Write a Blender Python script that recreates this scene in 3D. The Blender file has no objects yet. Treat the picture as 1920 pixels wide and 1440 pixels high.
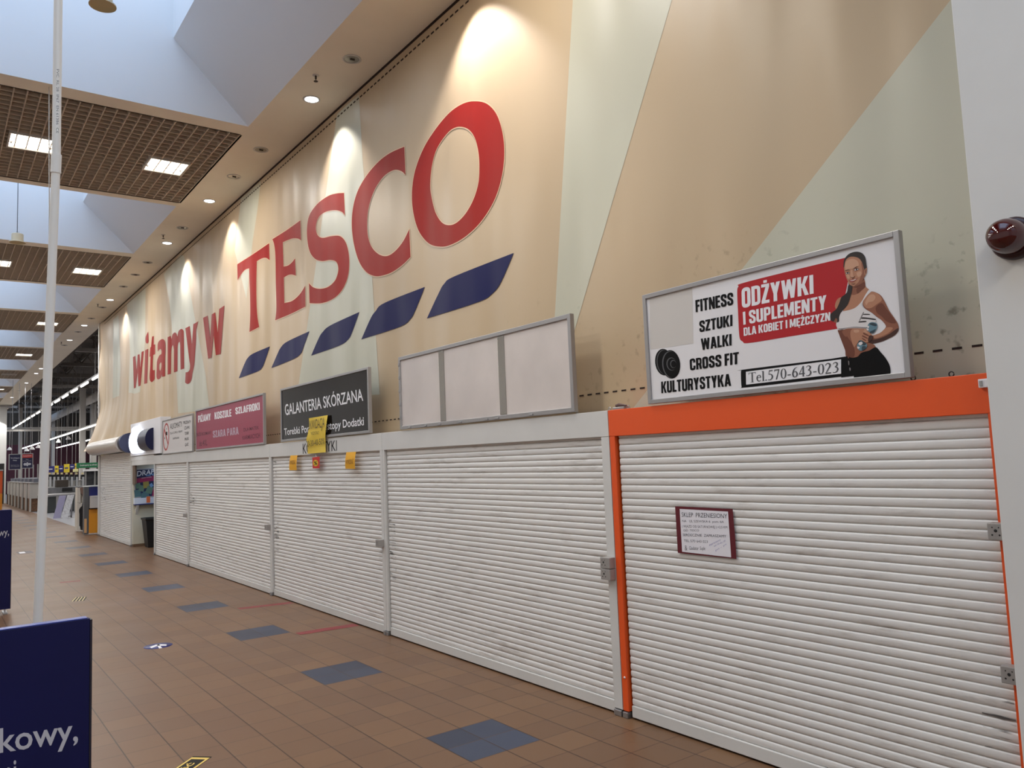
import bpy, bmesh, math, random
from mathutils import Vector, Matrix
from mathutils.geometry import tessellate_polygon
random.seed(7)
SC = bpy.context.scene
COL = SC.collection
# ------------------------------------------------------------------ camera
EYE = Vector((0.0, 0.0, 1.75))
YAW, PITCH, ROLL, FPX = 0.63886378, 0.08957878, -0.04028438, 1468.72823
FW = Vector((math.sin(YAW)*math.cos(PITCH), math.cos(YAW)*math.cos(PITCH), math.sin(PITCH)))
_r0 = Vector((math.cos(YAW), -math.sin(YAW), 0)); _u0 = _r0.cross(FW)
RT = math.cos(ROLL)*_r0 + math.sin(ROLL)*_u0
UP = -math.sin(ROLL)*_r0 + math.cos(ROLL)*_u0
cd = bpy.data.cameras.new('camera'); cam = bpy.data.objects.new('camera', cd); COL.objects.link(cam)
cam.matrix_world = Matrix(((RT.x, UP.x, -FW.x, EYE.x), (RT.y, UP.y, -FW.y, EYE.y), (RT.z, UP.z, -FW.z, EYE.z), (0, 0, 0, 1)))
cd.sensor_width = 36.0; cd.lens = FPX/1920*36.0; cd.clip_start = 0.05; cd.clip_end = 400
SC.camera = cam
# ------------------------------------------------------------------ world, exposure
W = bpy.data.worlds.new('sky'); SC.world = W; W.use_nodes = True
W.node_tree.nodes['Background'].inputs[0].default_value = (0.54, 0.72, 1.0, 1)
W.node_tree.nodes['Background'].inputs[1].default_value = 2.6
SC.view_settings.view_transform = 'Standard'; SC.view_settings.look = 'None'
SC.view_settings.gamma = 1.0; SC.view_settings.use_curve_mapping = False
SC.view_settings.exposure = 0.0
# bay layout of the mall ceiling: a skylight pit, then a grid panel, every 7.17 m
PER = 7.17; CEIL = 6.1; SX = 3.2
def area(name, loc, sx, sy, power, color=(1, 1, 1), rot=(0, 0, 0), portal=False, spread=None):
    l = bpy.data.lights.new(name, 'AREA'); l.shape = 'RECTANGLE'; l.size = sx; l.size_y = sy
    l.energy = power; l.color = color
    if spread: l.spread = spread
    o = bpy.data.objects.new(name, l); COL.objects.link(o); o.location = loc; o.rotation_euler = rot
    if portal: l.cycles.is_portal = True
    return o
PIT_Y = [(6.33 + PER*k, 9.79 + PER*k) for k in range(-2, 8)]      # skylight pits
GRID_Y = [(10.10 + PER*k, 13.30 + PER*k) for k in range(-2, 7)]   # grid panels
LAMP_W = 54.0; LAMP_C = (1.0, 0.968, 0.905)
# lamps of grid panels that lie behind or left of the photograph
for gi, (a, b) in enumerate(GRID_Y):
    for x in (2.64, 0.98, -0.68, -2.34):
        seen = gi >= 2 and (x > 2 or (x > 0.5 and gi <= 3))
        if not seen:
            area('panel_lamp_light', (x, (a+b)/2+0.05, CEIL-0.03), 0.54, 0.54, LAMP_W, LAMP_C)
for (a, b) in PIT_Y:
    area('skylight_portal', (0, (a+b)/2, 7.9), 4.6, b-a, 1, portal=True)

# ------------------------------------------------------------------ helpers
def lin(c):
    return tuple(((v/255)/12.92 if v/255 <= 0.04045 else ((v/255+0.055)/1.055)**2.4) for v in c)
MATS = {}
def mat(name, rgb, rough=0.6, metal=0.0, spec=0.5, var=0.0, vs=6.0, bump=0.0, bs=40.0, emit=None, estr=0.0, stretch=None):
    if name in MATS: return MATS[name]
    m = bpy.data.materials.new(name); m.use_nodes = True; nt = m.node_tree
    b = nt.nodes['Principled BSDF']
    c = lin(rgb) + (1,)
    b.inputs['Base Color'].default_value = c
    b.inputs['Roughness'].default_value = rough; b.inputs['Metallic'].default_value = metal
    b.inputs['Specular IOR Level'].default_value = spec
    if emit:
        b.inputs['Emission Color'].default_value = lin(emit) + (1,); b.inputs['Emission Strength'].default_value = estr
    if var or bump:
        tc = nt.nodes.new('ShaderNodeNewGeometry'); vec = tc.outputs['Position']
        if stretch:
            mp = nt.nodes.new('ShaderNodeMapping'); mp.inputs['Scale'].default_value = stretch
            nt.links.new(vec, mp.inputs['Vector']); vec = mp.outputs['Vector']
    if var:
        n = nt.nodes.new('ShaderNodeTexNoise'); n.inputs['Scale'].default_value = vs; n.inputs['Detail'].default_value = 4
        nt.links.new(vec, n.inputs['Vector'])
        r = nt.nodes.new('ShaderNodeValToRGB')
        r.color_ramp.elements[0].position = 0.3; r.color_ramp.elements[1].position = 0.7
        r.color_ramp.elements[0].color = tuple(v*(1-var) for v in c[:3]) + (1,)
        r.color_ramp.elements[1].color = tuple(min(1, v*(1+var*0.6)) for v in c[:3]) + (1,)
        nt.links.new(n.outputs['Fac'], r.inputs['Fac']); nt.links.new(r.outputs['Color'], b.inputs['Base Color'])
    if bump:
        n2 = nt.nodes.new('ShaderNodeTexNoise'); n2.inputs['Scale'].default_value = bs; n2.inputs['Detail'].default_value = 3
        nt.links.new(vec, n2.inputs['Vector'])
        bp = nt.nodes.new('ShaderNodeBump'); bp.inputs['Strength'].default_value = bump; bp.inputs['Distance'].default_value = 0.02
        nt.links.new(n2.outputs['Fac'], bp.inputs['Height']); nt.links.new(bp.outputs['Normal'], b.inputs['Normal'])
    MATS[name] = m
    return m
WL = {}
class MB:
    def __init__(s): s.v = []; s.f = []; s.mi = []; s.sm = []
    def add(s, vs, fs, mi=0, sm=False):
        o = len(s.v); s.v += [Vector(v) for v in vs]
        for f in fs: s.f.append([o+i for i in f]); s.mi.append(mi); s.sm.append(sm)
        return s
    def box(s, x0, x1, y0, y1, z0, z1, mi=0, bv=0.0):
        if bv > 0:
            bm = bmesh.new(); bmesh.ops.create_cube(bm, size=1)
            for v in bm.verts: v.co = Vector(((x0+x1)/2+v.co.x*(x1-x0), (y0+y1)/2+v.co.y*(y1-y0), (z0+z1)/2+v.co.z*(z1-z0)))
            bmesh.ops.bevel(bm, geom=bm.edges[:], offset=bv, segments=2, affect='EDGES', profile=0.6)
            bm.verts.index_update()
            s.add([v.co.copy() for v in bm.verts], [[v.index for v in f.verts] for f in bm.faces], mi); bm.free()
            return s
        vs = [(x, y, z) for x in (x0, x1) for y in (y0, y1) for z in (z0, z1)]
        return s.add(vs, [(0, 1, 3, 2), (4, 6, 7, 5), (0, 4, 5, 1), (2, 3, 7, 6), (0, 2, 6, 4), (1, 5, 7, 3)], mi)
    def tube(s, pts, r, n=10, mi=0, cap=True):
        pts = [Vector(p) for p in pts]; rs = r if isinstance(r, (list, tuple)) else [r]*len(pts)
        rings = []
        for i, p in enumerate(pts):
            d = (pts[min(i+1, len(pts)-1)] - pts[max(i-1, 0)]).normalized()
            a = d.cross(Vector((0, 0, 1)))
            if a.length < 1e-3: a = Vector((1, 0, 0))
            a.normalize(); b = d.cross(a)
            rings.append([p + (a*math.cos(2*math.pi*k/n) + b*math.sin(2*math.pi*k/n))*rs[i] for k in range(n)])
        vs = [v for rg in rings for v in rg]; fs = []
        for i in range(len(pts)-1):
            for k in range(n): fs.append((i*n+k, i*n+(k+1) % n, (i+1)*n+(k+1) % n, (i+1)*n+k))
        s.add(vs, fs, mi, True)
        if cap: s.add(rings[0], [tuple(range(n))[::-1]], mi); s.add(rings[-1], [tuple(range(n))], mi)
        return s
    def lathe(s, c, prof, axis=(0, 0, 1), n=24, mi=0):
        c = Vector(c); d = Vector(axis).normalized()
        a = d.cross(Vector((0, 0, 1)))
        if a.length < 1e-3: a = Vector((1, 0, 0))
        a.normalize(); b = d.cross(a); vs = []; fs = []
        for (r, h) in prof:
            for k in range(n): vs.append(c + d*h + (a*math.cos(2*math.pi*k/n)+b*math.sin(2*math.pi*k/n))*r)
        for i in range(len(prof)-1):
            for k in range(n): fs.append((i*n+k, i*n+(k+1) % n, (i+1)*n+(k+1) % n, (i+1)*n+k))
        return s.add(vs, fs, mi, True)
    def poly(s, loops, mi=0):
        loops = [[Vector(p) for p in l] for l in loops]
        tris = tessellate_polygon(loops); vs = [p for l in loops for p in l]
        return s.add(vs, [tuple(t) for t in tris], mi)
    def prism(s, loop, vec, mi=0):
        loop = [Vector(p) for p in loop]; vec = Vector(vec); n = len(loop)
        s.poly([loop], mi); s.poly([[p+vec for p in loop]], mi)
        return s.add(loop + [p+vec for p in loop], [(i, (i+1) % n, n+(i+1) % n, n+i) for i in range(n)], mi)
    def build(s, name, mats, parent=None):
        me = bpy.data.meshes.new(name)
        lo = Vector((min(v.x for v in s.v), min(v.y for v in s.v), min(v.z for v in s.v)))
        hi = Vector((max(v.x for v in s.v), max(v.y for v in s.v), max(v.z for v in s.v)))
        L = Vector(((lo.x+hi.x)/2, (lo.y+hi.y)/2, lo.z))
        me.from_pydata([v-L for v in s.v], [], s.f)
        if not isinstance(mats, (list, tuple)): mats = [mats]
        for m in mats: me.materials.append(m)
        me.polygons.foreach_set('material_index', s.mi); me.polygons.foreach_set('use_smooth', s.sm)
        me.update()
        bm = bmesh.new(); bm.from_mesh(me); bmesh.ops.recalc_face_normals(bm, faces=bm.faces[:]); bm.to_mesh(me); bm.free()
        o = bpy.data.objects.new(name, me); COL.objects.link(o)
        if parent is not None:
            o.parent = parent; o.location = L - WL[parent]
        else: o.location = L
        WL[o] = L
        return o
def tag(o, label=None, cat=None, group=None, kind=None):
    if label: o['label'] = label
    if cat: o['category'] = cat
    if group: o['group'] = group
    if kind: o['kind'] = kind
    return o
def thing(name, label, cat, loc, group=None):
    o = bpy.data.objects.new(name, None); COL.objects.link(o); o.location = loc; o.empty_display_size = 0.1
    WL[o] = Vector(loc)
    return tag(o, label, cat, group)
def struct(o): o['kind'] = 'structure'; return o
def dup(o, loc=None, label=None):
    c = o.copy(); COL.objects.link(c)
    def rec(src, dst):
        for ch in [q for q in WL if q.parent == src]:
            d = ch.copy(); COL.objects.link(d); d.parent = dst; rec(ch, d)
    rec(o, c)
    if loc is not None: c.location = loc
    if label: c['label'] = label
    return c
# pixel of the 1920x1440 photograph -> point of a real plane (used to measure the place)
def ray(px, py): return FW + RT*((px-960)/FPX) - UP*((py-720)/FPX)
def onx(px, py, X): d = ray(px, py); return EYE + d*(X/d.x)
def ony(px, py, Y): d = ray(px, py); return EYE + d*(Y/d.y)
def onz(px, py, Z): d = ray(px, py); return EYE + d*((Z-EYE.z)/d.z)
def curve(pts, seg=6):
    """closed outline; points are smooth unless given as ('c', x, y)"""
    n = len(pts); P = [Vector((p[-2], p[-1])) for p in pts]; K = [p[0] == 'c' for p in pts]; out = []
    for i in range(n):
        p1, p2 = P[i], P[(i+1) % n]
        p0 = p1 if K[i] else P[i-1]
        p3 = p2 if K[(i+1) % n] else P[(i+2) % n]
        if K[i] and K[(i+1) % n]: out.append(p1); continue
        for k in range(seg):
            t = k/seg
            out.append(0.5*((2*p1) + (-p0+p2)*t + (2*p0-5*p1+4*p2-p3)*t*t + (-p0+3*p1-3*p2+p3)*t**3))
    return out
class Zoom:
    """outlines read off an enlargement of the photograph, put onto one plane"""
    def __init__(s, x0, y0, k, plane, val): s.x0, s.y0, s.k, s.pl, s.val = x0, y0, k, plane, val
    def P(s, x, y, off=0.0):
        f = {'x': onx, 'y': ony, 'z': onz}[s.pl]
        return f(s.x0 + x/s.k, s.y0 + y/s.k, s.val + off)
    def loop(s, pts, off=0.0, smooth=True):
        q = curve(pts) if smooth else [Vector((p[-2], p[-1])) for p in pts]
        n = {'x': Vector((1, 0, 0)), 'y': Vector((0, 1, 0)), 'z': Vector((0, 0, 1))}[s.pl]
        return [s.P(a.x, a.y) + n*off for a in q]
_tc = {}
def text_tris(txt, off=0.0, space=1.0):
    key = (txt, off, space)
    if key in _tc: return _tc[key]
    cu = bpy.data.curves.new('t', 'FONT'); cu.body = txt; cu.size = 1.0; cu.offset = off; cu.space_character = space; cu.resolution_u = 3
    ob = bpy.data.objects.new('t', cu); COL.objects.link(ob)
    dg = bpy.context.evaluated_depsgraph_get(); dg.update()
    me = bpy.data.meshes.new_from_object(ob.evaluated_get(dg))
    vs = [v.co.copy() for v in me.vertices]; fs = [tuple(p.vertices) for p in me.polygons]
    bpy.data.objects.remove(ob); bpy.data.curves.remove(cu); bpy.data.meshes.remove(me)
    _tc[key] = (vs, fs)
    return _tc[key]
CAP = None
def text(mb, txt, TL, TR, BR, BL, off=0.0, mi=0, space=1.0, push=(0, 0, 0)):
    """lettering whose capital height fills the quad given by four points of a plane"""
    global CAP
    if CAP is None: CAP = max(v.y for v in text_tris('H')[0])
    vs, fs = text_tris(txt, off, space)
    x0 = min(v.x for v in vs); x1 = max(v.x for v in vs); push = Vector(push)
    out = []
    for v in vs:
        u = (v.x-x0)/(x1-x0); w = v.y/CAP
        out.append((BL*(1-u)+BR*u)*(1-w) + (TL*(1-u)+TR*u)*w + push)
    mb.add(out, fs, mi)
    return mb
def ztext(mb, Z, txt, q, off=0.0, mi=0, space=1.0, push=(0, 0, 0)):
    TL, TR, BR, BL = [Z.P(*p) for p in q]
    return text(mb, txt, TL, TR, BR, BL, off, mi, space, push)
def zl(parent, name, m, Z, rows, push):
    """each printed line is a part of its own"""
    for tx, q, off in rows: ztext(MB(), Z, tx, q, off, 0, push=push).build(name, m, parent)
# ------------------------------------------------------------------ heavy condensed and serif letters drawn as strokes
def stroke2(pts, wd, closed=False, seg=5):
    P = [Vector(p) for p in pts]; n = len(P); Wd = wd if isinstance(wd, list) else [wd]*n
    C = []; m = n if closed else n-1
    for i in range(m):
        p0 = P[i-1] if (i > 0 or closed) else P[i]; p1 = P[i]; p2 = P[(i+1) % n]; p3 = P[(i+2) % n] if (i+2 < n or closed) else p2
        for k in range(seg):
            t = k/seg
            C.append((0.5*((2*p1)+(-p0+p2)*t+(2*p0-5*p1+4*p2-p3)*t*t+(-p0+3*p1-3*p2+p3)*t**3), Wd[i]*(1-t)+Wd[(i+1) % n]*t))
    if not closed: C.append((P[-1], Wd[-1]))
    L = len(C); vs = []
    for i, (p, w) in enumerate(C):
        a = C[(i-1) % L if closed else max(i-1, 0)][0]; b = C[(i+1) % L if closed else min(i+1, L-1)][0]
        d = (b-a); d = d.normalized() if d.length > 1e-9 else Vector((1, 0)); nn = Vector((-d.y, d.x))*(w/2)
        vs += [p+nn, p-nn]
    q = L if closed else L-1
    return vs, [(2*i, 2*i+1, (2*i+3) % (2*L), (2*i+2) % (2*L)) for i in range(q)]
def R_(x0, y0, x1, y1): return ('p', [(x0, y0), (x1, y0), (x1, y1), (x0, y1)])
_U = [(.36, .095), (.405, .2)]
_T = .19
_P = ('s', [(.09, .92), (.28, .92), (.385, .88), (.405, .8), (.405, .58), (.385, .49), (.28, .45), (.09, .45)], .17)
_C = [(.405, .64), (.405, .8), (.365, .90), (.25, .925), (.135, .90), (.095, .8), (.095, .2), (.135, .10), (.25, .075), (.365, .10), (.405, .2), (.405, .37)]
_E = [R_(0, 0, .19, 1), R_(0, 0, .41, .16), R_(0, .43, .38, .58), R_(0, .84, .41, 1)]
_Z = [R_(0, 0, .43, .16), R_(0, .84, .43, 1), ('p', [(0, .14), (.2, .14), (.43, .86), (.23, .86)])]
HEAVY = {
 'A': (.56, [('p', [(0, 0), (.19, 0), (.35, 1), (.17, 1)]), ('p', [(.37, 0), (.56, 0), (.39, 1), (.21, 1)]), R_(.15, .18, .41, .33)]),
 'B': (.5, [R_(0, 0, .19, 1), ('s', [(.09, .92), (.28, .92), (.375, .88), (.395, .8), (.395, .64), (.36, .55), (.27, .52), (.09, .52)], .165), ('s', [(.09, .52), (.27, .52), (.38, .47), (.405, .38), (.405, .2), (.385, .11), (.28, .08), (.09, .08)], .165)]),
 'C': (.5, [('s', _C, _T)]), 'G': (.5, [('s', _C, _T), R_(.27, .36, .5, .5), R_(.38, 0, .5, .4)]),
 'D': (.5, [R_(0, 0, .19, 1), ('s', [(.09, .92), (.28, .92), (.38, .88), (.405, .78), (.405, .22), (.38, .12), (.28, .08), (.09, .08)], .17)]),
 'E': (.41, _E), 'Ę': (.41, _E+[('s', [(.33, .04), (.24, -.09), (.28, -.17), (.40, -.16)], .07)]), 'F': (.39, [R_(0, 0, .19, 1), R_(0, .42, .36, .58), R_(0, .84, .39, 1)]),
 'I': (.19, [R_(0, 0, .19, 1)]), 'L': (.38, [R_(0, 0, .19, 1), R_(0, 0, .38, .16)]),
 'K': (.54, [R_(0, 0, .19, 1), ('p', [(.16, .42), (.34, 1), (.54, 1), (.30, .40)]), ('p', [(.17, .62), (.33, .66), (.55, 0), (.35, 0)])]),
 'M': (.68, [R_(0, 0, .17, 1), R_(.51, 0, .68, 1), ('p', [(0, 1), (.22, 1), (.40, .08), (.28, .08)]), ('p', [(.68, 1), (.46, 1), (.28, .08), (.40, .08)])]),
 'N': (.53, [R_(0, 0, .17, 1), R_(.36, 0, .53, 1), ('p', [(0, 1), (.2, 1), (.53, 0), (.33, 0)])]),
 'O': (.5, [('o', [(.25, .925), (.365, .90), (.405, .8), (.405, .5), (.405, .2), (.365, .10), (.25, .075), (.135, .10), (.095, .2), (.095, .5), (.095, .8), (.135, .90)], _T)]),
 'P': (.5, [R_(0, 0, .19, 1), _P]), 'R': (.5, [R_(0, 0, .19, 1), _P, ('p', [(.24, .48), (.44, .46), (.51, 0), (.31, 0)])]),
 'S': (.5, [('s', [(.405, .66), (.405, .8), (.365, .90), (.25, .925), (.135, .90), (.097, .8), (.10, .68), (.16, .58), (.25, .51), (.35, .43), (.403, .33), (.405, .2), (.365, .10), (.25, .075), (.135, .10), (.095, .2), (.095, .35)], _T)]),
 'T': (.46, [R_(0, .84, .46, 1), R_(.135, 0, .325, 1)]), 'U': (.5, [('s', [(.095, 1), (.095, .6), (.095, .2), (.135, .10), (.25, .075), (.365, .10), (.405, .2), (.405, .6), (.405, 1)], _T)]),
 'W': (.78, [('p', [(0, 1), (.18, 1), (.30, 0), (.12, 0)]), ('p', [(.12, 0), (.30, 0), (.47, 1), (.31, 1)]), ('p', [(.31, 1), (.47, 1), (.66, 0), (.48, 0)]), ('p', [(.48, 0), (.66, 0), (.78, 1), (.60, 1)])]),
 'Y': (.52, [('p', [(0, 1), (.2, 1), (.355, .4), (.165, .4)]), ('p', [(.52, 1), (.32, 1), (.165, .4), (.355, .4)]), R_(.165, 0, .355, .42)]),
 'Z': (.43, _Z), 'Ż': (.43, _Z+[R_(.12, 1.06, .31, 1.2)]), ' ': (.16, [])}
SERIF = {
 'T': (.62, [R_(0, .95, .62, 1), R_(.25, .02, .37, 1), R_(.16, 0, .46, .03), R_(0, .78, .03, 1), R_(.59, .78, .62, 1)]),
 'e': (.44, [R_(.07, .37, .40, .42), ('s', [(.385, .39), (.35, .58), (.24, .65), (.11, .55), (.07, .33), (.13, .11), (.26, .04), (.42, .15)], [.10, .07, .04, .09, .12, .1, .07, .03])]),
 'l': (.24, [R_(.06, 0, .18, 1), R_(0, 0, .24, .03), R_(.0, .96, .1, 1)]), '.': (.16, [R_(.02, 0, .13, .12)]), '-': (.34, [R_(.03, .27, .3, .36)]),
 '0': (.5, [('o', [(.25, .965), (.38, .85), (.43, .5), (.38, .15), (.25, .035), (.12, .15), (.07, .5), (.12, .85)], [.04, .09, .13, .09, .04, .09, .13, .09])]),
 '5': (.5, [R_(.13, .90, .44, 1), ('p', [(.13, .92), (.18, .92), (.14, .56), (.09, .56)]), ('s', [(.10, .57), (.26, .60), (.38, .48), (.41, .30), (.33, .12), (.18, .04), (.05, .07)], [.03, .08, .11, .13, .1, .06, .06])]),
 '7': (.5, [R_(.04, .90, .46, 1), ('p', [(.46, .95), (.37, .92), (.14, 0), (.25, 0)]), R_(.04, .76, .07, 1)]),
 '6': (.5, [('s', [(.44, .97), (.27, .89), (.14, .68), (.085, .36), (.14, .12), (.26, .04), (.38, .13), (.425, .32), (.36, .52), (.25, .57), (.12, .47)], [.03, .06, .1, .13, .1, .05, .1, .13, .09, .05, .03])]),
 '4': (.5, [R_(.02, .23, .48, .33), R_(.30, 0, .42, 1), ('p', [(.33, 1), (.40, 1), (.08, .31), (.02, .31)])]),
 '3': (.5, [('s', [(.06, .83), (.14, .94), (.26, .955), (.365, .84), (.33, .66), (.19, .55)], [.04, .05, .08, .12, .1, .04]), ('s', [(.19, .55), (.34, .49), (.405, .30), (.33, .11), (.18, .035), (.05, .08)], [.04, .09, .13, .1, .06, .07])]),
 '2': (.5, [('s', [(.05, .76), (.11, .91), (.24, .955), (.37, .86), (.37, .68), (.25, .42), (.06, .06)], [.03, .06, .09, .12, .12, .09, .05]), R_(.05, 0, .46, .10)])}
def block(mb, Z, txt, q, font, mi=0, push=(0, 0, 0), gap=.055):
    TL, TR, BR, BL = [Z.P(*p) for p in q]; push = Vector(push); x = 0.0; items = []
    for ch in txt:
        w, el = font[ch]
        for e in el:
            if e[0] == 'p': vs = [Vector(p) for p in e[1]]; fs = [(0, 1, 2, 3)]
            else: vs, fs = stroke2(e[1], e[2], e[0] == 'o')
            items.append(([v+Vector((x, 0)) for v in vs], fs))
        x += w+gap
    x -= gap
    for i, (vs, fs) in enumerate(items):
        pz = push*(1+.1*(i % 5))
        mb.add([(BL*(1-v.x/x)+BR*(v.x/x))*(1-v.y)+(TL*(1-v.x/x)+TR*(v.x/x))*v.y+pz for v in vs], fs, mi)
    return mb
def zb(parent, name, m, Z, rows, push, font=None):
    for tx, q, off in rows: block(MB(), Z, tx, q, font or HEAVY, 0, push).build(name, m, parent)
def words(parent, name, m, Z, txt, q, off, push):
    ws = txt.split(' '); X = lambda s: (min(v.x for v in text_tris(s, off)[0]), max(v.x for v in text_tris(s, off)[0]))
    t0, t1 = X(txt); TL, TR, BR, BL = [Z.P(*p) for p in q]
    for i, w in enumerate(ws):
        e = X(' '.join(ws[:i+1]))[1]; a = X(w); u1 = (e-t0)/(t1-t0); u0 = (e-(a[1]-a[0])-t0)/(t1-t0)
        text(MB(), w, TL*(1-u0)+TR*u0, TL*(1-u1)+TR*u1, BL*(1-u1)+BR*u1, BL*(1-u0)+BR*u0, off, push=push).build(name, m, parent)
# ------------------------------------------------------------------ materials of the setting
M = {}
M['soffit'] = mat('painted_soffit', (244, 237, 222), 0.75, var=0.04, vs=1.5)
M['pit'] = mat('white_plaster', (226, 226, 226), 0.8)
M['white_wall'] = mat('white_wall_paint', (209, 208, 205), 0.7, var=0.03, vs=3)
M['cream'] = mat('cream_wall_paint', (214, 196, 160), 0.7, var=0.05, vs=2)
M['grid'] = mat('grey_brown_grid', (196, 182, 166), 0.6)
M['plenum'] = mat('dark_plenum', (70, 62, 55), 0.9)
M['white_metal'] = mat('white_coated_metal', (206, 204, 200), 0.38, var=0.05, vs=2.5)
M['steel'] = mat('brushed_steel', (168, 168, 170), 0.32, metal=0.85)
M['alu'] = mat('aluminium_profile', (166, 164, 164), 0.38, metal=0.6)
M['black'] = mat('black_plastic', (20, 19, 21), 0.5)
M['orange'] = mat('orange_coated_metal', (226, 84, 28), 0.42)
M['navy'] = mat('navy_board', (8, 11, 68), 0.5, spec=0.3, var=0.08, vs=4)
M['white_print'] = mat('white_print', (226, 224, 226), 0.5)
M['black_print'] = mat('black_print', (12, 11, 12), 0.5, spec=0.15)
M['glow'] = mat('lamp_glow', (255, 250, 240), 0.5, emit=(255, 246, 228), estr=6.0)

def floor_material():
    m = bpy.data.materials.new('brown_floor_tiles'); m.use_nodes = True; nt = m.node_tree; b = nt.nodes['Principled BSDF']
    N = lambda t: nt.nodes.new(t)
    def math_(op, a, c=None, d=None):
        n = N('ShaderNodeMath'); n.operation = op
        for i, q in enumerate((a, c, d)):
            if q is None: continue
            if isinstance(q, (int, float)): n.inputs[i].default_value = q
            else: nt.links.new(q, n.inputs[i])
        return n.outputs[0]
    geo = N('ShaderNodeNewGeometry'); sp = N('ShaderNodeSeparateXYZ'); nt.links.new(geo.outputs['Position'], sp.inputs[0])
    TX, TY = 0.2555, 0.2612
    u = math_('DIVIDE', math_('SUBTRACT', sp.outputs['X'], 2.530), TX)
    v = math_('DIVIDE', math_('SUBTRACT', sp.outputs['Y'], 3.948), TY)
    fu, fv = math_('FLOOR', u), math_('FLOOR', v)
    du = math_('ABSOLUTE', math_('SUBTRACT', math_('SUBTRACT', u, fu), 0.5)); dv = math_('ABSOLUTE', math_('SUBTRACT', math_('SUBTRACT', v, fv), 0.5))
    gu = math_('GREATER_THAN', du, 0.5-0.0036/TX); gv = math_('GREATER_THAN', dv, 0.5-0.0033/TY)
    cv = N('ShaderNodeCombineXYZ'); nt.links.new(fu, cv.inputs[0]); nt.links.new(fv, cv.inputs[1])
    wn = N('ShaderNodeTexWhiteNoise'); wn.noise_dimensions = '2D'; nt.links.new(cv.outputs[0], wn.inputs['Vector'])
    ramp = N('ShaderNodeValToRGB'); cr = ramp.color_ramp
    cr.elements[0].position = 0; cr.elements[0].color = lin((104, 77, 56))+(1,); cr.elements[1].position = 1; cr.elements[1].color = lin((115, 86, 61))+(1,)
    e = cr.elements.new(0.5); e.color = lin((109, 81, 58))+(1,)
    nt.links.new(wn.outputs['Value'], ramp.inputs['Fac'])
    # blue two by two blocks every eight tiles
    bu = math_('MULTIPLY', math_('GREATER_THAN', fu, -0.5), math_('LESS_THAN', fu, 1.5))
    bv = math_('LESS_THAN', math_('FLOORED_MODULO', math_('ADD', fv, 0.001), 8.0), 1.9)
    blue = math_('MULTIPLY', bu, bv)
    rb = N('ShaderNodeValToRGB'); rb.color_ramp.elements[0].color = lin((46, 52, 68))+(1,); rb.color_ramp.elements[1].color = lin((58, 66, 84))+(1,)
    nt.links.new(wn.outputs['Value'], rb.inputs['Fac'])
    def mix(f, a, c):
        n = N('ShaderNodeMix'); n.data_type = 'RGBA'; nt.links.new(f, n.inputs[0])
        for i, q in ((6, a), (7, c)):
            if isinstance(q, tuple): n.inputs[i].default_value = q
            else: nt.links.new(q, n.inputs[i])
        return n.outputs[2]
    c = mix(blue, ramp.outputs['Color'], rb.outputs['Color'])
    ns = N('ShaderNodeTexNoise'); ns.inputs['Scale'].default_value = 1.1; ns.inputs['Detail'].default_value = 5; nt.links.new(geo.outputs['Position'], ns.inputs['Vector'])
    dm = N('ShaderNodeMix'); dm.data_type = 'RGBA'; dm.blend_type = 'MULTIPLY'; dm.inputs[0].default_value = 1
    rr = N('ShaderNodeValToRGB'); rr.color_ramp.elements[0].color = (0.86, 0.84, 0.84, 1); rr.color_ramp.elements[1].color = (1.06, 1.06, 1.06, 1)
    nt.links.new(ns.outputs['Fac'], rr.inputs['Fac']); nt.links.new(c, dm.inputs[6]); nt.links.new(rr.outputs['Color'], dm.inputs[7])
    c = mix(gv, dm.outputs[2], lin((78, 54, 40))+(1,)); c = mix(gu, c, lin((54, 35, 25))+(1,))
    nt.links.new(c, b.inputs['Base Color'])
    rg = N('ShaderNodeMapRange'); nt.links.new(ns.outputs['Fac'], rg.inputs[0]); rg.inputs[3].default_value = 0.30; rg.inputs[4].default_value = 0.46
    nt.links.new(rg.outputs[0], b.inputs['Roughness']); b.inputs['Specular IOR Level'].default_value = 0.33
    gr = math_('MAXIMUM', gu, gv); bp = N('ShaderNodeBump'); bp.inputs['Strength'].default_value = 0.4; bp.inputs['Distance'].default_value = 0.002; bp.invert = True
    nt.links.new(gr, bp.inputs['Height']); nt.links.new(bp.outputs[0], b.inputs['Normal'])
    return m
M['floor'] = floor_material()

# ------------------------------------------------------------------ shell of the mall
XW = 4.0        # structural wall
XB = 3.95       # printed banner in front of it
YE = 25.6       # far end of the wall
b = MB()
b.add([(-5, -8, 0), (5.2, -8, 0), (5.2, 25.75, 0), (3.75, 25.75, 0), (3.75, 84, 0), (-5, 84, 0)], [(0, 1, 2, 3, 4, 5)])
struct(b.build('floor', M['floor']))
b = MB(); b.add([(3.75, 25.75, 0), (34, 25.75, 0), (34, 84, 0), (3.75, 84, 0)], [(0, 1, 2, 3)])
struct(b.build('floor_hall', mat('grey_hall_floor', (150, 150, 154), 0.35, var=0.06, vs=2)))
b = MB().box(XW, XW+0.25, -8, YE, 1.95, CEIL+0.3)
struct(b.build('wall_right', M['cream']))
b = MB().box(3.5, 5.2, -1.5, 1.424, 0, CEIL, bv=0.006)
struct(b.build('wall_near', M['white_wall']))
b = MB().box(5.0, 5.2, 1.4, YE, 0, 1.95).box(4.0, 5.0, 1.4, 17.4, 1.93, 1.95)
struct(b.build('wall_shop', M['plenum']))
b = MB().box(3.99, 4.25, YE, YE+0.12, 0, CEIL)
b.box(3.90, 3.99, YE-0.02, YE+0.10, 2.2, CEIL)
struct(b.build('trim_1', M['white_wall']))
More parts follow.
